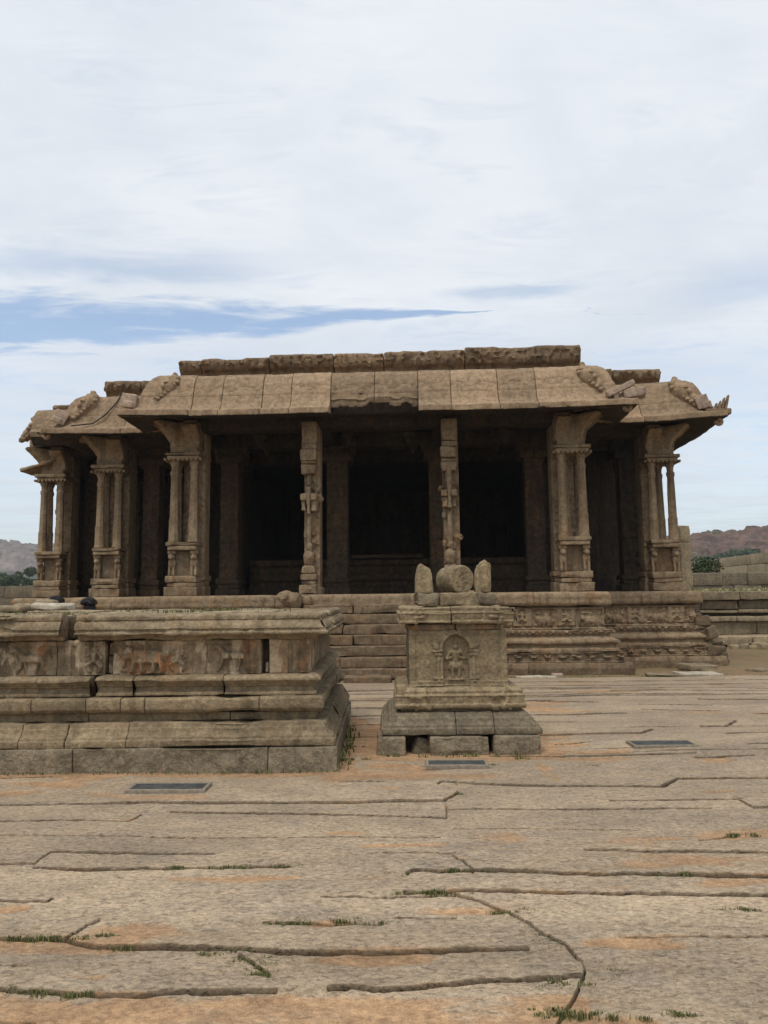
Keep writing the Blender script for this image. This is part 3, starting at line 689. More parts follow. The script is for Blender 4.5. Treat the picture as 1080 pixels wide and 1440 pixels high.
lab = ['low bush at the left edge below the distant hill', 'rounded low bush left of the tall bush, below the hill', 'bush behind the left edge bushes, lighter top', 'tallest dark bush just left of the temple, below the hill',
       'bush right of the tallest bush, partly behind the temple', 'tree behind the left edge bushes', 'bush behind the temple, right of the others']
for (x, y, z, h, w), l in zip(lt, lab): tree('field_bush', l, (x, y, z), h, w, .22, 24, 300, 'leaf' if h > 5.5 else 'shrub', 'bushes below the distant hill', 'bush')

def blades(mb, x, y, z, n, spread, h, rnd, dx=1.0):
    for k in range(n):
        px, py = x + rnd.normal(0, spread * dx), y + rnd.normal(0, spread * .28); hh = h * rnd.uniform(.5, 1.3); a = rnd.uniform(0, 6.28); le = hh * rnd.uniform(.2, .8)
        w = h * .17; ca, sa = math.cos(a), math.sin(a)
        v = [(px - sa * w, py + ca * w, z - .015), (px + sa * w, py - ca * w, z - .015), (px + ca * le * .4 + sa * w * .8, py + sa * le * .4 - ca * w * .8, z + hh * .6), (px + ca * le * .4 - sa * w * .8, py + sa * le * .4 + ca * w * .8, z + hh * .6),
             (px + ca * le, py + sa * le, z + hh), (px + ca * le, py + sa * le, z + hh * .99)]
        mb.add(v, [(0, 1, 2, 3), (3, 2, 5, 4)], tint=rnd.uniform(0, 1))
rnd = np.random.default_rng(3); mb = MB()
for x, y, s in TUFTS:
    for k in range(int(3 + 4 * s)):
        q = rnd.uniform(.25, 1.0); blades(mb, x + rnd.normal(0, .05 * s * (1 + .04 * y)), y + rnd.normal(0, .014), 0.0, int(24 * q * s + 5), .017 * (1 + .04 * y) * q * 1.3, (.010 + .004 * s) * (.5 + .7 * q), rnd)
for k in range(70): blades(mb, -3.9 + k * .05 + rnd.uniform(-.02, .02), 7.02, 0, rnd.integers(0, 5), .03, .03, rnd)
for k in range(30): blades(mb, -.43 + rnd.uniform(-.02, .05), 7.1 + k * .08, 0, rnd.integers(2, 9), .03, .05, rnd)
for k in range(20): blades(mb, rnd.uniform(-.1, 1.6), 7.68 - rnd.uniform(0, .05), 0, rnd.integers(2, 8), .03, .03, rnd)
tag(mb.build('joint_grass', M['grass'], recalc=False, sharp=None, smooth=False), 'green grass tufts growing in the joints of the paving', 'grass', kind='stuff')
mb = MB()
for k in range(2600): blades(mb, rnd.uniform(8.6, 16), rnd.uniform(23.6, 29.8), 1.58, 4, .10, .13, rnd)
tag(mb.build('terrace_grass', M['drygrass'], recalc=False, sharp=None, smooth=False), 'dry yellowish grass covering the top of the right terrace', 'grass', kind='stuff')
mb = MB()
for k in range(900):
    x, y = rnd.uniform(-3, 8.5), 14.5 + abs(rnd.normal(0, .45)); blades(mb, x, y, -.05, 4, .05, .03, rnd)
tag(mb.build('verge_grass', M['grass'], recalc=False, sharp=None, smooth=False), 'sparse low grass on the earth strip before the temple base', 'grass', kind='stuff')

# small slabs and covers
def cover(x, y, w, d, rz, label):
    c = thing('drain_cover', label, 'drain cover', (x, y, .01), rz, 'dark covers set in the paving')
    mb = MB(); rock(mb, (0, 0, -.03), (w, d, .05), .06, .004, .002, tint=1.0); mb.build('lid', M['cover'], c)
    mb = MB()
    for sx, sy, lx, ly in ((0, d / 2 + .018, w + .07, .03), (0, -d / 2 - .018, w + .07, .03), (w / 2 + .018, 0, .03, d), (-w / 2 - .018, 0, .03, d)): rock(mb, (sx, sy, -.03), (lx, ly, .055), .05, .006, .004)
    mb.build('rim', M['rim'], c)
cover(-1.83, 6.43, .60, .19, -.02, 'dark rectangular cover in the paving in front of the long platform')
cover(.66, 7.20, .52, .19, -.03, 'dark grey rectangular cover set in red earth at the foot of the small pedestal')
cover(2.90, 8.02, .60, .22, 0, 'dark bluish cover in the paving right of the small pedestal')
for k, (x, y, L, w, h, rz, mt, lb) in enumerate([(6.25, 15.1, .85, .45, .06, .1, 'pale', 'pale thin slab lying flat on the earth by the right end of the temple base'), (5.6, 15.0, .8, .3, .05, -.05, 'wall', 'grey flat stone left of the pale thin slab'),
      (6.7, 16.2, .7, .5, .12, .3, 'wall', 'low grey stone behind the pale thin slab'), (7.7, 15.5, .5, .35, .08, .6, 'wall', 'small flat stone at the right, on bare earth'), (3.4, 15.0, .22, .15, .09, 0, 'new', 'lone pinkish pebble before the temple base'),
      (2.9, 14.62, .8, .22, .08, .03, 'pale', 'low edge stone at the end of the paving, right of the pedestal'), (7.05, 17.0, .18, .14, .12, 0, 'black', 'small dark stone beside the broken temple corner')]):
    mb = MB(); rock(mb, (0, 0, 0), (L, w, h), .05, .02, .012, .03, 4); o = mb.build('loose_slab', M[mt]); o.location = (x, y, -.05); o.rotation_euler = (.02, .03, rz); tag(o, lb, 'stone', 'loose stones by the temple base')

def wbuild(mb, name, mat, parent, **kw):
    mb.v = [v - np.array(parent.location) for v in mb.v]
    return mb.build(name, mat, parent, **kw)

# ================================================================== LONG PLATFORM (front left)
PX, PY = -.74, 7.33
pl = thing('stone_platform', 'long moulded granite platform with carved animal frieze and orange stains, in front at left', 'platform', (-3.6, 8.7, 0))
def run(prof, jf, js, **kw):
    mb = MB()
    course(mb, prof, jf, org=(0, PY), dS=(1, 0), dO=(0, -1), m1=1, **kw)
    course(mb, prof, js, org=(PX, 0), dS=(0, 1), dO=(1, 0), m0=1, **kw)
    return mb
def blk(o, z0, z1, back=-.35): return [(back, z0), (o, z0), (o, z1), (back, z1)]
KW = dict(cell=.028, r=.008, rough=.007, chip=.020)
mb = run(blk(.28, -.05, .215), [-6.9, -4.7, -2.91, -1.10, PX], [PY, 8.2, 9.3, 10.2], **KW); wbuild(mb, 'base_course', M['grey'], pl)
mb = run([(-.35, .22), (.255, .22), (.258, .285), (.238, .29), (.236, .315), (.215, .32), (.19, .345), (.182, .385), (.17, .39), (.165, .43), (-.35, .43)], [-6.9, -5.2, -4.1, -3.43, -3.0, -2.43, PX], [PY, 8.4, 9.3, 10.2], **KW); wbuild(mb, 'lower_moulding', M['platform'], pl)
mb = run(blk(.06, .43, .515), [-6.9, -4.4, -2.86, -1.5, PX], [PY, 8.9, 10.2], **KW); wbuild(mb, 'recessed_course', M['platform'], pl)
mb = run([(-.35, .515), (.105, .515), (.14, .55), (.145, .64), (.12, .66), (-.35, .66)], [-6.9, -5.3, -4.2, -3.38, -2.86, -2.53, -2.30, -1.21, PX], [PY, 8.0, 9.2, 10.2], **KW); wbuild(mb, 'band_course', M['platform'], pl)
c4 = [(-.35, .665), (.070, .665), (.070, .695), (.045, .70), (.025, .72), (.022, .745), (.05, .752), (.052, .772), (.075, .778), (.08, .80), (.115, .805), (.112, .835), (.06, .862), (-.35, .862)]
mb = run(c4, [-6.9, -5.0, -4.1, -3.35, -2.85], [PY, 8.6, 10.2], **KW) if 0 else MB()
course(mb, c4, [-6.9, -5.0, -4.1, -3.35, -2.845], org=(0, PY), m1=0, **KW); course(mb, c4, [-2.79, -2.43, -1.56, PX], org=(0, PY), m1=1, **KW)
course(mb, c4, [PY, 8.6, 10.2], org=(PX, 0), dS=(0, 1), dO=(1, 0), m0=1, **KW); wbuild(mb, 'upper_moulding', M['platform'], pl)
def die_relief(S, Z, O, nr):
    h = fig_h(quadruped, S, Z, -3.45, .885, .24, .05); h = np.maximum(h, fig_h(dancer, S, Z, -2.85, .89, .25, .05))
    h = np.maximum(h, fig_h(quadruped, S, Z, -2.33, .885, .25, .055, elephant=True)); h = np.maximum(h, fig_h(dancer, S, Z, -2.03, .89, .25, .045))
    h = np.maximum(h, fig_h(quadruped, S, Z, -1.48, .89, .25, .05)); h = np.maximum(h, fig_h(dancer, S, Z, -4.2, .89, .24, .03))
    for x0 in (-3.1, -3.0, -1.85, -1.78, -1.29, -.98, -.88): h = np.maximum(h, .020 * sst(np.abs(S - x0), .035, .022))
    h = np.maximum(h, .02 * sst(np.abs(Z - 1.17), .03, .015))
    return np.where(nr[:, 0] > .7, h - .006 + .01 * fbm(np.stack([S * 6, Z * 6, 0 * S], -1), 2, 44), 0)
DK = dict(cell=.013, r=.008, rough=.010, chip=.012, freq=4, relief=die_relief); dz = [(-.30, .862), (0, .862), (0, 1.195), (-.30, 1.195)]
mb = MB()
for a, b in ((-6.9, -5.0), (-4.99, -3.215), (-3.21, -2.745), (-2.665, -1.215)): sweep(mb, dz, a, b, org=(0, PY), ooff=random.uniform(-.012, .008), **DK)
sweep(mb, dz, -1.135, PX, org=(0, PY), m1=1, **DK)
course(mb, dz, [PY, 8.5, 10.2], org=(PX, 0), dS=(0, 1), dO=(1, 0), m0=1, cell=.03, r=.01, rough=.012)
rock(mb, (-2.705, PY + .12, .87), (.05, .1, .17), .03, .01, .004); rock(mb, (-2.70, PY + .12, 1.05), (.045, .1, .12), .03, .01, .004); rock(mb, (-1.165, PY + .1, .87), (.035, .1, .10), .03, .01, .004)
wbuild(mb, 'carved_frieze', M['die'], pl)
def drops(S, Z, O, nr):
    h = .010 * np.abs(np.sin(S * math.pi / .062)) * sst(np.abs(Z - 1.335), .04, .02) + .012 * carve(S, Z, 14, 1, 5, .3) * (np.abs(((S + .15) / .78) % 1 - .5) < .1)
    return np.where(nr[:, 0] > .3, h, 0)
cz = [(-.5, 1.20), (.07, 1.20), (.08, 1.245), (.19, 1.25), (.195, 1.278), (.170, 1.283), (.168, 1.305), (.178, 1.31), (.15, 1.36), (.118, 1.39), (.13, 1.395), (.13, 1.435), (.10, 1.45), (-.5, 1.45)]
CK = dict(cell=.02, r=.014, rough=.010, relief=drops)
mb = MB(); course(mb, cz, [-6.9, -4.9, -3.12], org=(0, PY), chip=.07, **CK); course(mb, cz, [-2.985, PX], org=(0, PY), m1=1, chip=.035, **CK)
course(mb, cz, [PY, 8.35, 9.4, 10.2], org=(PX, 0), dS=(0, 1), dO=(1, 0), m0=1, chip=.05, **CK); wbuild(mb, 'cornice', M['platform'], pl)
mb = MB(); rock(mb, (-3.05, PY + .25, 1.21), (.16, .4, .22), .05, .03, .02, .05, tint=.55); rock(mb, (-3.9, 8.82, 0), (6.1, 2.7, 1.38), .4, .03, tint=.45); wbuild(mb, 'core_fill', M['plinth'], pl)
mb = MB(); y = PY + .42
while y < 10.1:
    d = random.uniform(.45, .75); x = -6.9
    while x < PX - .45:
        L = random.uniform(.7, 1.5); L = min(L, PX - .42 - x)
        if L > .15: rock(mb, (x + L / 2, y + d / 2, 1.33), (L - .01, d - .01, .115 + random.uniform(-.012, .022)), .10, .015, .008, .03, 2.5)
        x += L
    y += d
wbuild(mb, 'top_slab', M['wall'], pl)

for k, (x, y, z, L, w, h, rz, ry, lb) in enumerate([(-4.13, 9.25, 1.455, .46, .40, .105, .2, .035, 'pale round-edged slab lying on the back of the platform, before the two heads'), (-4.75, 9.5, 1.45, .5, .3, .08, -.3, 0, 'thin flat stone lying on the platform at the left edge'),
      (-4.55, 10.05, 1.43, .24, .3, .17, .1, 0, 'squarish block at the back edge of the platform left of the pale slab'), (-4.85, 10.0, 1.43, .28, .2, .13, .5, 0, 'rounded brown stone at the far left back of the platform')]):
    mb = MB(); rock(mb, (0, 0, 0), (L, w, h), .04, .035, .010, .03, 4); o = mb.build('loose_stone', M['pale' if k == 0 else 'wall']); o.location = (x, y, z); o.rotation_euler = (0, ry, rz); tag(o, lb, 'stone', 'loose stones on the platform')
rnd = np.random.default_rng(9); mb = MB()
for x, y, n, s in ((-3.7, 7.75, 60, .16), (-3.3, 7.8, 70, .12), (-4.3, 8.2, 90, .2), (-2.45, 8.5, 60, .2), (-2.2, 8.7, 50, .2), (-1.98, 8.9, 170, .10), (-1.85, 8.95, 80, .09), (-1.45, 9.1, 25, .1), (-3.0, 9.2, 60, .25), (-1.2, 8.2, 15, .1), (-4.0, 7.6, 40, .12)):
    blades(mb, x, y, 1.44, n, s, .035, rnd)
tag(mb.build('platform_grass', M['grass'], recalc=False, sharp=None, smooth=False), 'short green grass growing between the slabs on top of the long platform', 'grass', kind='stuff')

# ================================================================== SMALL PEDESTAL (middle)
QX, QY, HW, DP = .775, 8.06, .523, .95
pd = thing('stone_pedestal', 'square moulded granite pedestal with a praying figure in an arched niche', 'pedestal', (QX, QY + .45, 0))
def ring(prof, jf=None, **kw):
    mb = MB(); a, b = QX - HW, QX + HW
    js = [a] + [QX + j for j in (jf or [])] + [b]
    course(mb, prof, js, org=(0, QY), m0=1, m1=1, **kw)
    course(mb, prof, [QY, QY + DP], org=(b, 0), dS=(0, 1), dO=(1, 0), m0=1, m1=1, **kw)
    course(mb, prof, [-(QY + DP), -QY], org=(a, 0), dS=(0, -1), dO=(-1, 0), m0=1, m1=1, **kw)
    course(mb, prof, [-b, -a], org=(0, QY + DP), dS=(-1, 0), dO=(0, 1), m0=1, m1=1, **kw)
    return mb
KP = dict(cell=.020, r=.008, rough=.007, chip=.016, jit=.006)
mb = MB()
for a, b in ((-.82, -.52), (-.275, .325), (.375, .85)): rock(mb, (QX - .06 + (a + b) / 2, QY - .345 + .2, -.04), (b - a, .42, .215), .03, .018, .012, .03, 4)
rock(mb, (QX - .46, QY - .10, -.03), (.17, .3, .18), .03, .02, .02, .06, 4, (.05, .25, .3), .7)
for sx in (-1, 1):
    for k in range(3): rock(mb, (QX + sx * .66, QY + .28 + k * .38, -.04), (.36, .36, .21), .05, .018, .012, .03)
rock(mb, (QX, QY + 1.15, -.04), (1.6, .35, .21), .06, .018, .012, .03); wbuild(mb, 'base_block', M['grey'], pd)
mb = MB(); rock(mb, (QX, QY + .47, 0), (1.0, .9, .62), .1, .02, tint=.4); wbuild(mb, 'core_fill', M['plinth'], pd)
mb = ring([(-.3, .18), (.30, .18), (.303, .245), (.278, .25), (.276, .275), (.262, .28), (.235, .305), (.225, .335), (.195, .345), (.19, .365), (.165, .37), (.165, .385), (-.3, .385)], [-.06, .335], **KP); wbuild(mb, 'lower_moulding', M['grey'], pd)
def band_rel(S, Z, O, nr):
    h = .007 * np.abs(np.sin(S * math.pi / .05)) * sst(np.abs(Z - .50), .05, .03)
    c = sst(np.abs(np.abs(S - QX) - .42), .13, .10); h = h * (1 - c) + c * .022 * carve(S, Z, 15, 1, 8, .25)
    return np.where(nr[:, 0] > .3, h, 0)
mb = ring(blk(.10, .385, .425, -.3), **KP); course(mb, blk(.14, .57, .655, -.1), [QX - HW - .14, QX - HW - .05], org=(0, QY), **KP)
wbuild(mb, 'neck_course', M['pedestal'], pd)
mb = ring([(-.3, .42), (.15, .42), (.165, .44), (.165, .465), (.145, .47), (.15, .54), (.165, .555), (.13, .575), (.14, .60), (.10, .635), (-.3, .635)], [], relief=band_rel, **{**KP, 'cell': .014}); wbuild(mb, 'middle_moulding', M['pedestal'], pd)
NX = QX - .018
def praying(u, v, cx, base, s):
    X, Y = (u - cx) / s, (v - base) / s
    return [cap(X, Y, -.17, .025, .17, .025, .03), cap(X, Y, -.075, .06, -.085, .30, .05, .065), cap(X, Y, .075, .06, .085, .30, .05, .065), cap(X, Y, -.05, .33, .05, .33, .115), cap(X, Y, 0, .42, 0, .60, .085, .115),
            cap(X, Y, -.10, .64, .10, .64, .06), cap(X, Y, -.15, .63, -.22, .49, .045), cap(X, Y, -.22, .49, -.02, .545, .04, .035), cap(X, Y, .15, .63, .22, .49, .045), cap(X, Y, .22, .49, .02, .545, .04, .035),
            cap(X, Y, 0, .54, 0, .61, .04), cap(X, Y, 0, .755, 0, .77, .07), cap(X, Y, 0, .84, 0, .97, .06, .022), cap(X, Y, -.16, .25, -.14, .40, .03), cap(X, Y, .16, .25, .14, .40, .03)], s
def niche(S, Z, O, nr):
    u, v = S - NX, Z
    d = np.where(v > 1.03, np.hypot(u, (v - 1.03) * 1.02) - .135, np.abs(u) - .135)
    d = np.where(v > 1.10, np.minimum(d, cap(u, v, 0, 1.10, 0, 1.165, .07, .012)), d)
    ins = (v > .705)
    h = -.052 * sst(d, .006, -.008) * ins
    h = h + .016 * sst(np.abs(d - .022), .018, .008) * (v > 1.0) + .010 * (1 - sst(np.abs(d - .05), .012, .03)) * 0
    p, s = praying(S, Z, NX, .70, .45); h = h + raise_(p, .07, .046)
    for sx in (-1, 1):
        pu = S - NX - sx * .19
        h = h + raise_([cap(pu, v, 0, .70, 0, .93, .022), cap(pu, v, -.03, .965, .03, .965, .022), cap(pu, v, -.045, 1.0, .045, 1.0, .018), cap(pu, v, -.02, 1.04, .05 * sx, 1.07, .028, .02), cap(pu, v, -.035, .715, .035, .715, .02)], .016, .018)
    e = np.abs(S - QX)
    h = h + .014 * sst(e, HW - .075, HW - .068) + .010 * sst(v, 1.17, 1.185)
    h = h + .034 * sst(np.abs(v - .668), .026, .018) * (np.abs(S - NX) > .14) + .02 * sst(v, .66, .645)
    return np.where(nr[:, 0] > .7, h, 0)
mb = MB(); dd = [(-.3, .64), (0, .64), (0, 1.225), (-.3, 1.225)]; KD = dict(cell=.009, r=.01, rough=.006, chip=.01)
sweep(mb, dd, QX - HW, QX + HW, org=(0, QY), m0=1, m1=1, relief=niche, tint=1, **KD)
for a in ((QY, QY + DP, (QX + HW, 0), (0, 1), (1, 0)), (-(QY + DP), -QY, (QX - HW, 0), (0, -1), (-1, 0)), (-(QX + HW), -(QX - HW), (0, QY + DP), (-1, 0), (0, 1))):
    sweep(mb, dd, a[0], a[1], org=a[2], dS=a[3], dO=a[4], m0=1, m1=1, cell=.04, r=.01, rough=.008, tint=1)
wbuild(mb, 'niche_panel', M['pedestal'], pd)
mb = MB()
for sx, t in ((-1, .9), (1, 1.05)): rock(mb, (QX - .02 + sx * .262, QY + .30, 1.226), (.518, .64, .066), .03, .012, .008, .02, tint=t, rot=(0, .012 * sx, 0))
rock(mb, (QX, QY + .8, 1.226), (1.0, .3, .066), .06, .01); wbuild(mb, 'neck_slab', M['die'], pd)
def corn_rel(S, Z, O, nr):
    h = .008 * np.abs(np.sin(S * math.pi / .045)) * sst(np.abs(Z - 1.375), .035, .02)
    c = sst(np.abs(np.abs(S - QX) - .40), .10, .07); h = h * (1 - c) + c * .026 * carve(S, Z, 16, 1, 12, .2)
    return np.where(nr[:, 0] > .3, h, 0)
mb = ring([(-.42, 1.29), (.075, 1.29), (.105, 1.30), (.11, 1.325), (.095, 1.335), (.10, 1.40), (.115, 1.41), (.08, 1.43), (.09, 1.465), (.06, 1.48), (-.42, 1.48)], [-.07], relief=corn_rel, **{**KP, 'cell': .012}); wbuild(mb, 'cornice', M['pedestal'], pd)
mb = MB(); rock(mb, (QX, QY + .475, 1.30), (.55, .5, .172), .1, .01); wbuild(mb, 'top_slab', M['pedestal'], pd)

d = thing('carved_disc_stone', 'round carved stone drum on a low slab, in the middle of the pedestal top', 'carved stone', (.80, 8.26, 1.482))
mb = MB(); rock(mb, (.03, .05, 0), (.45, .36, .145), .022, .02, .014, .035, 6); mb.build('base', M['pedestal'], d)
mb = MB(); th = np.linspace(0, 2 * math.pi, 40, endpoint=False)
prof = [(0.001, 0), (.10, 0), (.118, .004), (.13, .014), (.150, .016), (.157, .03), (.150, .05), (.152, .2), (.150, .34), (.13, .37), (.001, .37)]
prof = [(.001, .0)] + [(r_, .0005) for r_ in np.linspace(.012, .138, 20)] + [(.150, .008), (.157, .03), (.152, .05)] + prof[7:]
P = np.array([[(r_ * math.cos(a), z_, r_ * math.sin(a)) for a in th] for r_, z_ in prof]); f = P[..., 1] < .03
P[..., 1] -= np.where(f, .012 * carve(P[..., 0], P[..., 2], 22, 1, 6, .3) * (np.hypot(P[..., 0], P[..., 2]) < .11), 0); P += (.012 * fbm(P * 7, 3, 3) * (P[..., 1] > .02))[..., None] * np.array([1, 0, 1])
ca, sa = math.cos(.42), math.sin(.42); P = np.stack([P[..., 0] * ca - P[..., 1] * sa, P[..., 0] * sa + P[..., 1] * ca - .10, P[..., 2] + .29], -1); P[..., 0] += .055
mb.add(P, gridq(len(prof), 40, True)); mb.build('drum', M['pedestal'], d)
def upright(x, y, h, w, t, lean, slant, lb):
    o = thing('upright_stone', lb, 'upright stone', (x, y, 1.482), 0)
    mb = MB(); rock(mb, (0, 0, .13), (w * 1.1, w * .85, h + .035), .018, .028, .007, .022, 5, (0, lean, .15), t, (.62, .7) if slant > 0 else (.82, .8))
    v = mb.v[0]; top = np.clip((v[:, 2] - .13 - h * .72) / (h * .28), 0, 1); v[:, 2] -= top * .05 * np.abs(v[:, 0] * slant / (w * .5) + .3); mb.build('shaft', M['pedestal'], o)
    mb = MB(); rock(mb, (.01, 0, 0), (w * 1.25, .28, .145), .025, .03, .02, .05, 5, (0, .06, .2)); mb.build('foot', M['grey'], o)
upright(.43, 8.26, .30, .20, 1.05, .02, 1, 'shorter pointed upright stone at the left end of the pedestal top')
upright(1.085, 8.26, .345, .185, 1.2, .03, -1, 'taller upright stone with pale worn top at the right end of the pedestal top')

# ================================================================== TEMPLE HALL
ALPHA = R(2.5)
tp = thing('temple_hall', 'brown carved granite temple hall with dark open interior, clustered pillars and broad curved eaves', 'temple', (-.08, 16.2, 0), -ALPHA)
FX0, FX1, LX2, RX2, LX3 = -4.55, 4.42, -7.0, 6.86, -9.10       # side lines of the front, second and third setbacks
Y1, Y2, Y3, YB = 0.0, 1.5, 2.7, 7.6
def carvez(z0, z1, f, H, seed, th=.15):
    return lambda S, Z, O, nr: np.where((nr[:, 0] > .6) & (Z > z0) & (Z < z1), carve(S, Z, f, H, seed, th), 0)

# --- plinth
pln = bpy.data.objects.new('plinth', None); COL.objects.link(pln); pln.parent = tp
PRO = {'base_course': ([(-.5, -.1), (.74, -.1), (.76, .10), (.73, .20), (-.5, .20)], M['plinth'], None, 1.2, .9),
       'animal_frieze': ([(-.5, .20), (.60, .20), (.60, .225), (.57, .235), (.57, .375), (.60, .385), (.60, .40), (-.5, .40)], M['plinth'], lambda S, Z, O, nr: np.where((nr[:, 0] > .6) & (Z > .235) & (Z < .378), np.maximum(fig_h(quadruped, ((S / .30) % 1) * .30, Z, .15, .238, .125, .06), .03 * carve(S, Z, 14, 1, 21, .3)), 0), 1.6, .8),
       'round_moulding': ([(-.5, .40), (.52, .40), (.52, .47), (.46, .50), (.46, .54), (.52, .56), (.54, .60), (.53, .645), (.47, .66), (.40, .70), (.36, .73), (.36, .76), (.42, .77), (.46, .80), (.45, .845), (.42, .86), (-.5, .86)], M['temple'],
                          lambda S, Z, O, nr: np.where((Z > .765) & (Z < .85) & (nr[:, 0] > .3), -.045 * (np.sin(S * math.pi / .07) > .1), 0), 1.9, 1.0),
       'panel_frieze': ([(-.5, .86), (.30, .86), (.30, .885), (.26, .90), (.26, 1.33), (-.5, 1.33)], M['temple'],
                        lambda S, Z, O, nr: np.where((nr[:, 0] > .6) & (Z > .92) & (Z < 1.3), np.where((S / .93) % 1 < .12, .05, np.maximum(.07 * sst(np.abs(Z - 1.31), .05, .03), np.where((S / .93) % 1 < .30, .015 + fig_h(dancer, ((S / .93) % 1) * .93, Z, .195, .93, .33, .06), np.where((S / .93) % 1 < .42, .05, np.maximum(fig_h(quadruped, ((S / .93) % 1) * .93, Z, .68, .925, .22, .07, elephant=True), .05 * carve(S, Z, 12, 1, 25, .35)))))), 0), 1.5, .95),
       'floor_edge': ([(-.9, 1.34), (.33, 1.34), (.40, 1.37), (.42, 1.42), (.41, 1.60), (.36, 1.645), (-.9, 1.645)], M['temple'],
                      lambda S, Z, O, nr: np.where((nr[:, 0] > .6) & (Z > 1.50) & (Z < 1.585), .012 * np.abs(np.sin(S * math.pi / .07)), 0), 2.0, 1.0)}
for nm, (pf, mt, rel, mean, tb) in PRO.items():
    kw = dict(cell=.030, r=.008, rough=.006, chip=.018, relief=rel)
    segs = [(FX0, -1.75, 0, Y1, 1, 0), (1.70, FX1, 0, Y1, 0, 1), (LX2, FX0 + .3, 0, Y2, 1, 0), (FX1 - .3, RX2, 0, Y2, 0, 1), (LX3, LX2 + .3, 0, Y3, 1, 0)]
    if nm == 'floor_edge': segs[0] = (FX0, -1.0, 0, Y1, 1, 0); segs.insert(1, (-1.0, 1.70, 0, Y1, 0, 0))
    k2 = dict(kw, cell=.12, relief=None)
    sides = {(Y1, 1): [([-(Y2 + .2), -Y1], (FX0, 0), (0, -1), (-1, 0), 0, 1)], (Y1, -1): [([Y1, Y2 + .2], (FX1, 0), (0, 1), (1, 0), 1, 0)], (Y2, 1): [([-(Y3 + .2), -Y2], (LX2, 0), (0, -1), (-1, 0), 0, 1)],
             (Y2, -1): [([Y2, 2.3, YB], (RX2, 0), (0, 1), (1, 0), 1, 0)], (Y3, 1): [([-YB, -Y3], (LX3, 0), (0, -1), (-1, 0), 0, 1)]}
    for a, b, ox, oy, m0, m1 in segs:
        mb = MB(); course(mb, pf, joints(a, b, mean) if b - a > mean else [a, b], org=(0, oy), m0=m0, m1=m1, jit=.012, **kw)
        for js, og, ds, do, n0, n1 in (sides[(oy, m0 - m1)] if m0 != m1 else []): course(mb, pf, js, org=og, dS=ds, dO=do, m0=n0, m1=n1, **k2)
        mb.build(nm, mt, pln)
mb = MB(); rock(mb, (-.0, 7.1, 0), (9.2, 13.8, 1.60), .6, .02, tint=.8); rock(mb, (-.1, 4.8, .01), (13.4, 6.0, 1.60), .6, .02, tint=.8); rock(mb, (-6.7, 5.3, .02), (4.6, 4.6, 1.60), .6, .02, tint=.8)
mb.build('floor', M['inner'], tp)
mb = MB()                                                        # torn right end of the plinth
for k in range(34):
    t_ = k / 33; z = 1.5 * (1 - t_) ; s = random.uniform(.16, .38)
    rock(mb, (RX2 + .22 + .42 * t_ + random.uniform(-.06, .12), Y2 + .05 + random.uniform(-.25, .7) - .35 * t_, z - .08), (s, s * 1.1, s * .8), .06, .04, .03, .06, 4, (random.uniform(-.3, .3), random.uniform(-.3, .3), random.uniform(0, 3)), random.uniform(.6, .9))
for k in range(7): rock(mb, (RX2 + .66 + random.uniform(0, .30), Y2 - .4 + random.uniform(-.2, .6), -.05), (.3, .3, random.uniform(.12, .28)), .06, .04, .03, .06, 4, (0, .2, random.uniform(0, 3)), random.uniform(.6, .9))
mb.build('broken_core', M['plinth'], tp)

# --- steps
stp = bpy.data.objects.new('staircase', None); COL.objects.link(stp); stp.parent = tp
for k in range(7):
    mb = MB(); z1 = .205 * (k + 1); y0 = -1.75 + .195 * k
    js = [-1.62, random.uniform(-.9, .9), 1.58]
    for a, b in zip(js[:-1], js[1:]): rock(mb, ((a + b) / 2, y0 + .30 + random.uniform(-.008, .008), z1 - .205), (b - a - .002, .60, .204), .06, .022, .008, .035, 3, tint=random.uniform(.95, 1.05))
    mb.build('step', M['plinth'], stp)
mb = MB()
for a, b in ((-1.55, -.70), (-.62, .28), (.33, 1.5)): rock(mb, ((a + b) / 2, -2.02, -.10), (b - a, .45, .21), .06, .02, .015, .04)
mb.build('foot_stone', M['plinth'], stp)
for sx in (-1.86, 1.80):
    mb = MB(); rock(mb, (sx, -1.2, -.05), (.36, 1.5, .5), .1, .05, .015, .03); rock(mb, (sx, -.85, .4), (.34, .95, .6), .08, .05, .015, .03); rock(mb, (sx, -.62, .95), (.34, .55, .45), .06, .08, .015)
    rock(mb, (sx - .03, -.72, 1.36), (.50, .50, .34), .035, .15, .05, .06, 4); ell(mb, (sx - .10, -.86, 1.58), (.14, .16, .13), n=12, rough=.3); rock(mb, (sx + .30, -.46, 1.42), (.20, .22, .20), .04, .05, .02); rock(mb, (sx + .10, -.50, 1.35), (.16, .3, .32), .05, .04, .02)
    mb.build('balustrade', M['temple'], stp)
    mb = MB()

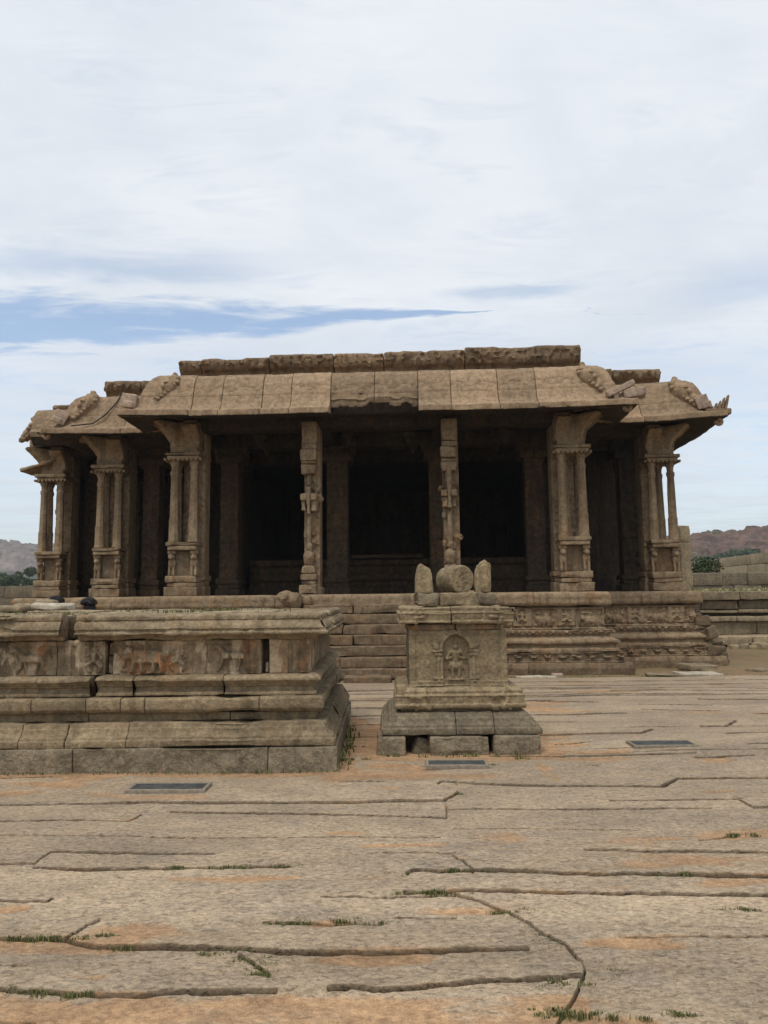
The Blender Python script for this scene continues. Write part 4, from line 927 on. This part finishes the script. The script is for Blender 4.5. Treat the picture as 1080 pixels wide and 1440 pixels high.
# --- pillars
def bracket(mb, x, y, z0, z1, dx, dy, reach, th):
    """S-curved corbel reaching out from (x, y)"""
    n = math.hypot(dx, dy); dx, dy = dx / n, dy / n; H = z1 - z0
    pf = [(-.18, z0), (.20, z0), (.26, z0 + .08 * H), (.25, z0 + .20 * H), (.28, z0 + .36 * H), (.36, z0 + .52 * H), (.48, z0 + .68 * H), (.55, z0 + .80 * H), (reach, z0 + .93 * H), (reach, z1), (-.18, z1)]
    sweep(mb, pf, -th / 2, th / 2, org=(x, y), dS=(dy, -dx) , dO=(dx, dy), cell=.05, r=.02, rough=.012, chip=.02, relief=carvez(z0 + .3 * H, z1 - .08, 8, .02, 31, .3))
def lion(mb, x, y, z, h, face=-1):
    for dx in (-.045, .045): rock(mb, (x + dx, y - .03, z), (.055, .075, h * .52), .03, .015, .004)
    rock(mb, (x, y + .05, z), (.15, .16, h * .30), .03, .03, .004)
    ell(mb, (x, y, z + h * .50), (.085, .10, h * .22), rough=.1); ell(mb, (x, y - .045, z + h * .74), (.075, .08, h * .15), rough=.15); ell(mb, (x, y - .11, z + h * .70), (.045, .05, .05))
    rock(mb, (x, y - .01, z + h * .86), (.16, .15, h * .14), .04, .01, .004)
def colprof(z0, z1):
    H = z1 - z0
    return [(.125, z0), (.125, z0 + .03), (.110, z0 + .05), (.108, z0 + .24 * H), (.112, z0 + .25 * H), (.110, z0 + .27 * H), (.098, z0 + .29 * H), (.088, z0 + .60 * H), (.080, z0 + .80 * H), (.094, z0 + .82 * H), (.096, z0 + .86 * H), (.076, z0 + .87 * H), (.078, z0 + .92 * H), (.105, z0 + .95 * H), (.112, z0 + .985 * H), (.112, z1)]
def clustered(x, y, m, cols, core=True, side=1):
    """corner pillar: moulded block, lions, shelf, slender colonnettes, capital and brackets, with the square main shaft behind"""
    p = bpy.data.objects.new('clustered_pillar', None); COL.objects.link(p); p.parent = tp; p.location = (x, y, 0)
    mb = MB(); w = .70
    rock(mb, (0, .36, 1.645), (w + .04, .86, .20), .05, .015, .010, .03); rock(mb, (0, .36, 1.848), (w - .05, .80, .09), .05, .012, .010, .02); rock(mb, (0, .36, 1.94), (w, .84, .15), .05, .02, .010, .03)
    rock(mb, (0, .46, 2.09), (.42, .58, .57), .06, .02, .012, .02, tint=.8)
    mb.build('base', M['temple'], p)
    for sx in (-.25, .25): mb = MB(); lion(mb, sx, .12, 2.092, .565); mb.build('lion', M['temple'], p)
    mb = MB(); rock(mb, (0, .36, 2.66), (w - .06, .80, .09), .05, .012, .008, .02); rock(mb, (0, .36, 2.752), (w, .84, .085), .05, .012, .008, .03); mb.build('shelf', M['temple'], p)
    for (cx, cy) in cols: mb = MB(); lathe(mb, (cx, cy, 0), colprof(2.838, 4.70), 8, .006, .39); mb.build('colonnette', M['temple'], p)
    if core:
        mb = MB(); sweep(mb, blk(.0, 2.84, 4.7, -.10), -.12, .12, org=(.0, .46), cell=.04, r=.01, relief=lambda S, Z, O, nr: np.where(nr[:, 0] > .6, .035 * np.abs(np.sin(Z * math.pi / .17)) + .02 * carve(S, Z, 14, 1, 14, .2), 0)); mb.build('carved_strip', M['temple'], p)
    mb = MB(); mx, my = .17 * m, .62
    rock(mb, (mx, my, 1.645), (.50, .50, .22), .06, .015, .01, .02); rock(mb, (mx, my, 1.866), (.46, .46, .12), .06, .015, .01, .02); rock(mb, (mx, my, 1.988), (.50, .50, .12), .06, .015, .01, .02)
    sweep(mb, blk(.21, 2.11, 5.4, -.21), -.21, .21, org=(mx, my), cell=.035, r=.012, rough=.01, chip=.02, relief=lambda S, Z, O, nr: np.where(np.abs(nr[:, 0]) > .6, .03 * sst(np.abs(((Z - 2.1) / .82) % 1 - .5), .40, .43) + .04 * carve(S, Z, 9, 1, int(abs(x) * 10), .3), 0))
    mb.build('main_shaft', M['temple'], p)
    mb = MB(); rock(mb, (0, .36, 4.70), (w + .02, .86, .075), .05, .012, .01, .02); rock(mb, (0, .36, 4.777), (w + .12, .94, .085), .05, .02, .01, .03)
    for k in range(9): rock(mb, (-.40 + .1 * k, -.06, 4.665), (.055, .06, .06), .05, .01, .004)
    for k in range(8): rock(mb, (-.40 * m, .0 + .1 * k, 4.665), (.06, .055, .06), .05, .01, .004)
    rock(mb, (0, .36, 4.862), (.62, .70, .14), .05, .02, .012, .02); mb.build('capital', M['temple'], p)
    mb = MB(); bracket(mb, -.08 * m, .36, 4.95, 5.56, -m, 0, .66, .64); bracket(mb, .18 * m, .28, 4.95, 5.56, 0, -1, .42, .32); bracket(mb, -.10 * m, .22, 4.95, 5.55, -m, -1, .66, .22)
    rock(mb, (.04 * m, .42, 4.96), (.62, .66, .60), .05, .03, .015, .03); mb.build('bracket', M['temple'], p)
    return p
clustered(-4.42, .0, 1, [(-.22, .09), (.22, .09), (-.22, .34), (.15, .34)])
clustered(4.22, .0, -1, [(-.22, .09), (.22, .09), (.22, .50), (-.10, .40)])
clustered(-6.72, Y2 - .1, 1, [(-.22, .09), (.22, .09), (-.20, .36), (.12, .36)])
clustered(-8.76, Y3 - .1, 1, [(-.22, .09), (.22, .09), (-.20, .36)], core=False)
clustered(6.62, Y2 - .1, -1, [(-.22, .09), (.22, .09), (.03, .36)], core=False)

def ruined(x, y, v):
    p = bpy.data.objects.new('ruined_pillar', None); COL.objects.link(p); p.parent = tp; p.location = (x, y, 0)
    mb = MB(); rock(mb, (.04, .28, 1.645), (.48, .56, .16), .05, .02, .012, .03); rock(mb, (.0, .02, 1.66), (.38, .34, .20), .04, .02, .012, .03); rock(mb, (.0, .03, 1.862), (.33, .32, .09), .04, .02, .012, .03)
    rock(mb, (.0, .02, 1.955), (.37, .34, .14), .04, .02, .012, .04); rock(mb, (0, .05, 2.10), (.32, .30, .17), .04, .03, .015, .05, taper=(.8, .9)); mb.build('base', M['temple'], p)
    mb = MB(); sweep(mb, blk(.19, 1.8, 5.45, -.22), -.175, .175, org=(.05, .36), cell=.035, r=.02, rough=.04, chip=.07, freq=3,
                     relief=lambda S, Z, O, nr: np.where(np.abs(nr[:, 0]) > .6, .035 * carve(S, Z, 8, 1, 40 + v, .2), 0)); mb.build('main_shaft', M['temple'], p)
    mb = MB()
    ell(mb, (0, .06, 2.45), (.13, .12, .18), rough=.25); ell(mb, (.01, .04, 2.68), (.075, .08, .10), rough=.2)
    tube(mb, [(0, .10, 2.7), (-.01 + .02 * v, .06, 3.0), (0, .05, 3.3), (.01, .10, 3.42)], [.06, .055, .05, .06], 8)
    for dx, w in ((-.105, .15), (.11, .15)): rock(mb, (dx, .02, 3.46 + .04 * v), (w, .22, .26), .035, .04, .02, .05); rock(mb, (dx * 1.05, .0, 3.70 + .05 * v), (w * .95, .24, .16), .035, .03, .02, .04)
    rock(mb, (.0, .0, 3.40 + .1 * v), (.09, .22, .62 + .25 * v), .03, .025, .015, .03); rock(mb, (0, .08, 4.04), (.13, .2, .34), .035, .03, .02, .03)
    for k in range(9): ell(mb, (random.uniform(-.2, .22), .16, random.uniform(2.3, 4.2)), (random.uniform(.04, .09), .07, random.uniform(.06, .14)), rough=.3)
    mb.build('broken_carving', M['temple'], p)
    mb = MB(); rock(mb, (0, .06, 4.30), (.30, .30, .22), .04, .02, .012, .03, taper=(1.15, 1)); rock(mb, (0, .06, 4.52), (.33, .34, .07), .04, .01, .01, .02); rock(mb, (0, .06, 4.595), (.36, .36, .26), .04, .02, .012, .03); rock(mb, (.02, .06, 4.858), (.33, .32, .12), .04, .02, .01)
    rock(mb, (.02, .08, 4.98), (.34, .38, .50), .05, .02, .012, .03); mb.build('capital', M['temple'], p)
ruined(-1.58, -.04, 0); ruined(1.52, -.04, 1)

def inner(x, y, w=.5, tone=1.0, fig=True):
    mi = M['inner'] if y < 3.9 and x < 5 or x < -7 else M['shaded']
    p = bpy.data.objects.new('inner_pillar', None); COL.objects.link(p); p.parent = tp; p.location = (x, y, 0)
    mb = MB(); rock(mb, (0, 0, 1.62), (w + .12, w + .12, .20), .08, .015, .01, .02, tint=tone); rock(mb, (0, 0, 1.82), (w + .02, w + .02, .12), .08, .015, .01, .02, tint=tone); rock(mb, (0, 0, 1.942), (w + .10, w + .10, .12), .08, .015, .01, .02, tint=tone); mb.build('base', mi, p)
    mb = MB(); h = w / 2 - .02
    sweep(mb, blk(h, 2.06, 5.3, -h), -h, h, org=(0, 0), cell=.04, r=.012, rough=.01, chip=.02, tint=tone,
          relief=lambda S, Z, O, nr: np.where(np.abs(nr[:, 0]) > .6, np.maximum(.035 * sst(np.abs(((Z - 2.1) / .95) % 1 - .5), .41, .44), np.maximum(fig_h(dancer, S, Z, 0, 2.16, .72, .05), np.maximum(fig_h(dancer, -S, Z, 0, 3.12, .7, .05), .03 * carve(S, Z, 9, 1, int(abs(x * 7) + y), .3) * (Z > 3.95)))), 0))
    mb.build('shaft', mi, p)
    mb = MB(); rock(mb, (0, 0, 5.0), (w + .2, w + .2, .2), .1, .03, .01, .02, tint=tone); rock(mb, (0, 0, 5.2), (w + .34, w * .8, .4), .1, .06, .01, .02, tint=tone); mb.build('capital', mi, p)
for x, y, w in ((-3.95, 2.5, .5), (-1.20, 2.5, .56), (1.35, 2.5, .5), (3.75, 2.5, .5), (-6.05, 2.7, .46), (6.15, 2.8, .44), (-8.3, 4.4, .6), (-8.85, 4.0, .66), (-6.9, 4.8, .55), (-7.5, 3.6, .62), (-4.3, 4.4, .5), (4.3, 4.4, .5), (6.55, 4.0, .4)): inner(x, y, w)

# --- dark interior: dais, added walls, beams, ceiling, roof
mb = MB(); dais = [(-.5, 1.6), (.22, 1.6), (.22, 1.85), (.08, 1.88), (.08, 2.0), (.16, 2.06), (.16, 2.2), (.02, 2.24), (.02, 2.44), (.14, 2.48), (.16, 2.62), (.0, 2.66), (-.5, 2.66)]
course(mb, dais, joints(-4.0, 4.0, 1.6), org=(0, 4.9), cell=.08, relief=carvez(2.06, 2.2, 9, .03, 50)); rock(mb, (0, 6.3, 1.6), (8, 2.4, 1.0), .5, .02); rock(mb, (-.05, 4.85, 2.66), (2.0, .5, .10), .2, .01, tint=1.2); mb.build('dais', M['inner'], tp)
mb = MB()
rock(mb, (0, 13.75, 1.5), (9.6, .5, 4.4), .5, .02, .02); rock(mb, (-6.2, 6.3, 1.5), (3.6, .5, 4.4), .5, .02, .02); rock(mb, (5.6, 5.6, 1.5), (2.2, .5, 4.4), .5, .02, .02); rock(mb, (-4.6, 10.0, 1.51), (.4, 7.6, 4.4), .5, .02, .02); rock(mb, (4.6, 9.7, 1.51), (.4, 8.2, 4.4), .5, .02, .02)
mb.build('added_wall', M['shaded'], tp)  # walls added to close the open hall and keep its inside dark
mb = MB()
for (x0, x1, y) in ((-4.7, 4.6, .35), (-4.5, 4.4, 2.5), (-7.1, -4.7, Y2 + .4), (4.6, 6.85, Y2 + .4), (-9.05, -7.1, Y3 + .4), (-7.0, -4.4, 3.4), (-4.5, 4.5, 4.9), (4.4, 6.8, 3.2)): rock(mb, ((x0 + x1) / 2, y, 5.38), (x1 - x0, .5, .36), .2, .02, .015, .03)
for (x, y0, y1) in ((-4.5, .6, 7.5), (4.4, .6, 7.5), (-6.9, 1.9, 6), (6.6, 1.9, 5.6), (-8.7, 3.1, 6), (-1.4, .6, 7.5), (1.45, .6, 7.5)): rock(mb, (x, (y0 + y1) / 2, 5.39), (.46, y1 - y0, .345), .3, .02, .015, .03)
mb.build('beam', M['shaded'], tp)
mb = MB()
for x in (-2.9, -.75, .72, 2.85):
    for y in (.95, 1.9):
        mb = MB(); lathe(mb, (x + random.uniform(-.1, .1), y, 0), [(.16, 5.74), (.15, 5.5), (.17, 5.4), (.09, 5.3), (.1, 5.25), (.03, 5.12)], 8, tint=.8); mb.build('ceiling_pendant', M['shaded'], tp)
mb = MB(); rock(mb, (0, 7.0, 5.745), (9.6, 14.2, .7), .6, .02); rock(mb, (-.1, 4.6, 5.743), (13.7, 6.0, .69), .6, .02); rock(mb, (-6.65, 4.9, 5.741), (4.7, 4.2, .68), .6, .02); mb.build('roof_slab', M['shaded'], tp)

# --- curved eaves
ev = bpy.data.objects.new('eave', None); COL.objects.link(ev); ev.parent = tp
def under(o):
    o.data.materials.append(M['shaded'])                            # shade under the eave put into the colour of downward faces
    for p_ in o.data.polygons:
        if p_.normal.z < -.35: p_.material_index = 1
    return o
def eprof(cut=0.0, under=5.40):
    p = [(-.15, 6.54), (.16, 6.55), (.32, 6.525), (.45, 6.42), (.545, 6.25), (.61, 6.07), (.66, 5.90), (.71, 5.77), (.78, 5.67), (.88, 5.605), (1.0, 5.58), (1.0, 5.445), (.88, 5.455), (.6, 5.51), (.25, 5.60), (-.15, 5.62)]
    if cut:
        top = [q for q in p[:11] if q[0] < 1 - cut]; p = top + [(1 - cut, top[-1][1] - .03), (1 - cut - .04, top[-1][1] - .16), (.5, 5.53), (.25, 5.60), (-.15, 5.62)]
    return p
def eave_relief(per):
    def f(S, Z, O, nr):
        m = (nr[:, 0] > .25)
        line = -.009 * (np.abs(Z - 5.955) < .016)
        zz = (Z - 6.12) / .10; band = np.abs(zz) < 1
        h = np.where(band, -.014 * scrolls(S + .05 * vnoise(np.stack([S * 2, 0 * S, Z * 2], -1), 8), np.clip(zz, -1, 1), .29, .12) * (.55 + .45 * sst(vnoise(np.stack([S * 1.3, 0 * S, 0 * S + per], -1), 4), -.5, .1)), 0)
        return np.where(m, h + line, 0)
    return f
def lift(x0, x1, amp=.10):
    return lambda S: amp * (sst(S, x1 - .9, x1 + 1.1) * 1.3 + sst(S, x0 + .9, x0 - 1.1) * 1.3)
EK = dict(cell=.022, r=.014, rough=.012, chip=.016)
def eslabs(xs, y, m0=0, m1=0, broken=(), lf=None, tints=None, per=0.0, ragged=False):
    for i in range(len(xs) - 1):
        mb = MB(); cut = .0
        if i in broken: cut = .30
        def rel(S, Z, O, nr, i=i, cut=cut):
            h = eave_relief(per + i)(S, Z, O, nr)
            if cut: h = h - .16 * sst(O, .56, .74) * sst(fbm(np.stack([S * 2.2, 0 * S, 0 * S], -1), 3, 70), -.3, .7)
            return h
        sweep(mb, eprof(cut), xs[i] + .005, xs[i + 1] - .005, org=(0, y), m0=m0 if i == 0 else 0, m1=m1 if i == len(xs) - 2 else 0, relief=rel, lift=lf,
              ooff=random.uniform(-.012, .012) - (.03 if cut else 0), zoff=random.uniform(-.008, .008), tint=(tints[i] if tints else random.uniform(.93, 1.07)), **EK)
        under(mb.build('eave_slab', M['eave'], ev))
pxx = lambda u: (u - 535) / 65.5
xs = [FX0] + [pxx(u) for u in (271, 313, 371, 412, 468, 530, 592, 638, 704, 757)] + [FX1]
eslabs(xs, Y1, 1, 1, (5, 6), lift(FX0, FX1, .025), [1.0, .92, .98, 1.02, 1.08, .82, .86, .97, 1.07, .84, 1.02], 0)
eslabs([LX2, -6.1, -5.4, FX0 + .8], Y2, 1, 0, (), lift(LX2, 99, .03), [.9, 1.0, 1.04], 20)
eslabs([FX1 - .8, 5.15, 6.0, RX2], Y2, 0, 1, (), lift(-99, RX2, .08), [1.0, 1.04, .88], 40)
eslabs([LX3 + .05, LX2 - .55], Y3 - .1, 0, 0, (0,), None, [.9], 60); eslabs([LX2 - .52, LX2 + .35], Y3 - .25, 0, 0, (), None, [1.02], 70)
k2 = dict(cell=.10, r=.014, rough=.010)
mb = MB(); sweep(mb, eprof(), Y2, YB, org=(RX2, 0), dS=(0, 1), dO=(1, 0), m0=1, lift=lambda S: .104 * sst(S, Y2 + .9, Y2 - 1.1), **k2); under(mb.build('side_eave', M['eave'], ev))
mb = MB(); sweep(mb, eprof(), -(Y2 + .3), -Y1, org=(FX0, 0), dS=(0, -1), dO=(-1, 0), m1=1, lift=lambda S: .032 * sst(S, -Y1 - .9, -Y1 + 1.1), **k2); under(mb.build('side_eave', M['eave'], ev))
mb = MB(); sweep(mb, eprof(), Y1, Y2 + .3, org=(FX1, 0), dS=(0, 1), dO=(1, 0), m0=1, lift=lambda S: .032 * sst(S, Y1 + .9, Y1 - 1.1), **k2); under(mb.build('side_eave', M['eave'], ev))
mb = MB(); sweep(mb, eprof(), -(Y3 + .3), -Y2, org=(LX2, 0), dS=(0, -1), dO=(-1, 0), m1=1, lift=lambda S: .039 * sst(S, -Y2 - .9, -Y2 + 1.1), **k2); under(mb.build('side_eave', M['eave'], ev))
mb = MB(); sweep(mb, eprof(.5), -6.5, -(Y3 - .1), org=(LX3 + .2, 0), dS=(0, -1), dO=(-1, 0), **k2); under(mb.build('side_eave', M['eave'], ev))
mb = MB(); rock(mb, (LX3 + .05, Y3 + .1, 5.05), (.95, .8, .10), .06, .04, .02, .05, rot=(0, -.30, 0)); rock(mb, (LX3 + .1, Y3 + .3, 5.25), (.5, .6, .25), .06, .05, .03, .06, rot=(0, -.3, .2)); mb.build('broken_slab', M['temple'], ev)

def head(x, y, z, s, m, name='lion_ornament'):
    """worn carved beast relief climbing the corner of the eave"""
    mb = MB(); E_ = lambda dx, dy, dz, r, ro=(0, 0, 0): ell(mb, (x + m * dx * s, y + dy * s, z + dz * s), tuple(q * s for q in r), ro, 9, .18)
    E_(0, 0, 0, (.34, .22, .24), (0, m * .8, 0)); E_(.20, -.05, -.20, (.22, .18, .17), (0, m * .9, 0)); E_(-.12, .05, .22, (.18, .16, .14)); E_(-.14, .05, .34, (.08, .08, .10)); E_(.30, -.1, -.34, (.16, .12, .09), (0, m * .6, 0))
    for k in range(7): E_(-.25 + .1 * k * .8, -.08 - .02 * k, .12 - .1 * k * .8, (.07, .07, .06))
    E_(.10, -.22, -.02, (.06, .05, .06)); E_(.02, -.2, .10, (.07, .05, .04)); mb.build(name, M['eave'], ev)
head(FX0 - .06, Y1 - .50, 6.22, .80, -1); head(FX1 + .12, Y1 - .52, 6.21, .84, 1); head(LX2 - .14, Y2 - .52, 6.24, .92, -1); head(RX2 + .17, Y2 - .52, 6.24, .94, 1); head(LX3 - .04, Y3 - .34, 6.03, .80, -1)
for (x, y, z, a, L) in ((FX0 - .86, Y1 - .72, 5.72, .15, .30), (LX2 - .72, Y2 - .78, 5.78, .5, .30), (RX2 + .58, Y2 - .78, 5.80, -.35, .28)):
    mb = MB(); rock(mb, (x, y, z), (L, .26, .30), .05, .02, .008, rot=(.12, a * .9, a)); rock(mb, (x + .02, y - .12, z - .02), (L * .7, .10, .14), .04, .02, .008, rot=(.1, a * .7, a)); mb.build('repair_block', M['new'], ev)
mb = MB(); rock(mb, (FX1 + .72, Y1 - .82, 5.82), (.62, .12, .12), .05, .015, .006, rot=(0, -.42, 0)); rock(mb, (FX1 + .60, Y1 - .80, 5.66), (.10, .10, .2), .05, .015, .006); rock(mb, (FX1 + 1.02, Y1 - .72, 5.68), (.5, .3, .2), .05, .03, .02, .05, rot=(0, -.2, 0)); mb.build('repair_block', M['new'], ev)
mb = MB()                                                        # comb-like crest at the far right corner
for k in range(5): rock(mb, (RX2 + .62 + .085 * k + .05, Y2 - .88 + .02 * k, 5.66 + .015 * k), (.06, .16, .16 + .055 * k), .04, .02, .006, .0, rot=(0, .28, 0), taper=(.45, .6))
rock(mb, (RX2 + .82, Y2 - .88, 5.60), (.56, .2, .14), .05, .03, .01); mb.build('crest', M['parapet'], ev)
mb = MB()                                                        # curled tips under the corners
for (x, y) in ((FX1 + .86, Y1 - .88), (LX2 - .90, Y2 - .88), (RX2 + .90, Y2 - .86)):
    tube(mb, [(x - .04 + .06 * math.cos(a), y + .05, 5.47 + .06 * math.sin(a)) for a in np.linspace(-3.4, 1.9, 9)], .05, 7)
mb.build('curled_tip', M['eave'], ev)

# --- parapet
pr_ = bpy.data.objects.new('parapet', None); COL.objects.link(pr_); pr_.parent = tp
def parap(xs, y, hs, z=6.55, seed=0):
    for i in range(len(xs) - 1):
        h = hs[i]; z1 = z + h; mb = MB()
        pf = [(-.7, z), (.05, z), (.05, z + .10), (.02, z + .12), (.04, z + .16), (.12, z + .22), (.15, z + .30), (.14, z1 - .05), (.10, z1), (-.7, z1)]
        sweep(mb, pf, xs[i] + .006, xs[i + 1] - .006, org=(0, y), cell=.026, r=.03, rough=.012, chip=.03, ooff=random.uniform(-.03, .03),
              relief=lambda S, Z, O, nr: np.where(nr[:, 0] > .7, np.where((Z > z + .19) & (Z < z1 - .06), .055 * carve(S, Z, 9, 1, 60 + seed, .2), 0), 0))
        mb.build('parapet_block', M['parapet'], pr_)
    mb = MB()
    js = joints(xs[0] + .3, xs[-1] - .3, 1.3)
    for a, b in zip(js[:-1], js[1:]): rock(mb, ((a + b) / 2, y + .9, z), (b - a - .01, .9, max(hs) + random.uniform(-.02, .05)), .15, .03, .015, .04, tint=.5)
    mb.build('roof_edge_slab', M['parapet'], pr_)
q = lambda u: (u - 534) / 62.6
parap([q(u) for u in (247, 280, 378, 470, 541, 655, 817)], Y1 + .12, [.46, .47, .53, .53, .54, .60])
parap([-6.95, -6.0, -4.4], Y2 + .1, [.47, .46], seed=3); parap([4.3, 5.6, 6.75], Y2 + .1, [.48, .44], seed=6); parap([-8.85, -8.3, -7.1], Y3 + .1, [.34, .36], 6.42, 9)
mb = MB(); rnd = np.random.default_rng(21)
for k in range(26):
    x = rnd.choice([rnd.uniform(-4.2, -2.2), rnd.uniform(-6.7, -5.4), rnd.uniform(-1, 2)]); blades(mb, x, (.35 if x > -4.4 else 1.9), 7.0, 2, .12, .12, rnd)
o = mb.build('roof_grass', M['drygrass'], tp, recalc=False, sharp=None, smooth=False); o['kind'] = 'stuff'
mb = MB(); tube(mb, [(LX2 + .65, Y2 - .42, 6.50), (LX2 + .60, Y2 - .57, 6.28), (LX2 + .42, Y2 - .70, 5.98), (LX2 + .15, Y2 - .80, 5.74), (LX2 - .3, Y2 - .96, 5.66)], .016, 6); tube(mb, [(FX0 - .55, Y2 - .2, 5.3), (FX0 - .60, Y2 - .3, 4.95), (FX0 - .48, Y2 - .25, 4.7), (FX0 - .52, Y2 - .2, 4.55)], .014, 6)
o = mb.build('cable', M['cable']); o.parent = tp

# ================================================================== PEOPLE behind the platform
def person(x, y, h, rz, shirt, label):
    p = thing('person', label, 'person', (x, y, 0), rz, None)
    s = h / 1.66
    J = {'pel': (0, 0, .92), 'wai': (0, .0, 1.04), 'che': (0, .0, 1.24), 'nck': (0, .01, 1.40), 'hd0': (0, -.005, 1.47), 'hd1': (0, -.01, 1.56), 'hd2': (0, .0, 1.60)}
    for sd, k in ((-1, 'l'), (1, 'r')):
        J.update({k + 'sh': (sd * .16, .0, 1.34), k + 'el': (sd * .21, .02, 1.08), k + 'wr': (sd * .20, -.05, .85), k + 'ha': (sd * .195, -.07, .78), k + 'hi': (sd * .09, 0, .88), k + 'kn': (sd * .10, -.01, .48), k + 'an': (sd * .10, .02, .08), k + 'to': (sd * .12, -.14, .04)})
    ED = [('pel', 'wai'), ('wai', 'che'), ('che', 'nck'), ('nck', 'hd0'), ('hd0', 'hd1'), ('hd1', 'hd2')]
    RD = {'pel': .125, 'wai': .115, 'che': .13, 'nck': .055, 'hd0': .075, 'hd1': .082, 'hd2': .05}
    for k in 'lr':
        ED += [('che', k + 'sh'), (k + 'sh', k + 'el'), (k + 'el', k + 'wr'), (k + 'wr', k + 'ha'), ('pel', k + 'hi'), (k + 'hi', k + 'kn'), (k + 'kn', k + 'an'), (k + 'an', k + 'to')]
        RD.update({k + 'sh': .06, k + 'el': .042, k + 'wr': .028, k + 'ha': .034, k + 'hi': .085, k + 'kn': .055, k + 'an': .04, k + 'to': .032})
    for k, sd in (('l', -1), ('r', 1)):
        for f in range(5):
            a, b = k + 'f%da' % f, k + 'f%db' % f
            off = (f - 1.5) * .017 if f < 4 else -.035
            J[a] = (sd * .195, -.07 + off, .73 if f < 4 else .77); J[b] = (sd * .185, -.075 + off, (.695 - .006 * (1.5 - abs(f - 1.5))) if f < 4 else .735)
            ED += [(k + 'ha', a), (a, b)]; RD[a] = .010; RD[b] = .008
    names = list(J); me = bpy.data.meshes.new('body'); me.from_pydata([tuple(c * s for c in J[n]) for n in names], [(names.index(a), names.index(b)) for a, b in ED], [])
    o = bpy.data.objects.new('body', me); COL.objects.link(o); o.parent = p
    sk = o.modifiers.new('skin', 'SKIN'); sk.use_smooth_shade = True
    for i, n in enumerate(names):
        me.skin_vertices[0].data[i].radius = (RD[n] * s, RD[n] * s * (.8 if n in ('pel', 'wai', 'che') else 1)); me.skin_vertices[0].data[i].use_root = n == 'pel'
    o.modifiers.new('sub', 'SUBSURF').levels = 2; me.materials.append(M['skin'])
    mb = MB(); ell(mb, (0, -.098 * s, 1.535 * s), (.014, .02, .022)); tube(mb, [(-.022, -.09 * s, 1.495 * s), (.022, -.09 * s, 1.495 * s)], .006); ell(mb, (.088 * s, .01, 1.54 * s), (.012, .02, .03)); ell(mb, (-.088 * s, .01, 1.54 * s), (.012, .02, .03)); mb.build('face', M['skin'], p)
    mb = MB()
    for sd in (-1, 1): ell(mb, (sd * .032, -.085 * s, 1.555 * s), (.012, .008, .007))
    mb.build('eye', M['hair'], p)
    mb = MB(); ell(mb, (0, .018, 1.578 * s), (.098, .108, .085), n=16, rough=.07, freq=30); ell(mb, (0, .045, 1.50 * s), (.088, .075, .10), n=14, rough=.09)
    rn = np.random.default_rng(4)
    for k in range(90):
        d = rn.normal(size=3); d[2] = abs(d[2]); d /= np.linalg.norm(d); c = np.array((0, .02, 1.57 * s)) + d * np.array((.095, .105, .085)); ell(mb, tuple(c), (.016, .02, .012), n=5, rough=.3)
    mb.build('hair', M['hair'], p)
    mb = MB(); lathe(mb, (0, 0, 0), [(.155 * s, .84 * s), (.15 * s, .95 * s), (.145 * s, 1.1 * s), (.16 * s, 1.25 * s), (.15 * s, 1.33 * s), (.075 * s, 1.40 * s)], 16, .006)
    for sd in (-1, 1): tube(mb, [(sd * .12 * s, 0, 1.35 * s), (sd * .185 * s, .005, 1.25 * s), (sd * .215 * s, .015, 1.08 * s)], [.07 * s, .068 * s, .062 * s], 10)
    mb.build('shirt', shirt, p)
    mb = MB()
    for sd in (-1, 1): tube(mb, [(sd * .07 * s, 0, .93 * s), (sd * .095 * s, -.005, .6 * s), (sd * .10 * s, .01, .10 * s)], [.10 * s, .085 * s, .07 * s], 10)
    mb.build('trousers', M['trouser'], p)
person(-4.60, 10.45, 1.655, 2.9, M['shirt2'], 'person standing behind the platform, only the black hair showing above the pale slab')
person(-4.17, 10.45, 1.625, -2.1, M['shirt'], 'person behind the platform right of the pale slab, black hair and some cheek showing')

# ================================================================== AIR
def haze():
    mb = MB(); x0, x1, y0, y1, z0, z1 = -2500, 2500, -600, 2500, -6, 85
    v = [(x, y, z) for x in (x0, x1) for y in (y0, y1) for z in (z0, z1)]
    mb.add(v, [(0, 1, 3, 2), (4, 6, 7, 5), (0, 4, 5, 1), (2, 3, 7, 6), (0, 2, 6, 4), (1, 5, 7, 3)])
    mt = bpy.data.materials.new('haze'); mt.use_nodes = True; g = G(mt.node_tree)
    g.n.remove(g.n['Principled BSDF']); pv = g.new('ShaderNodeVolumePrincipled'); pv.inputs['Color'].default_value = (.86, .92, 1, 1); pv.inputs['Density'].default_value = .0004
    g.l.new(pv.outputs[0], g.n['Material Output'].inputs['Volume'])
    o = mb.build('haze', mt, smooth=False); tag(o, kind='stuff')
haze()
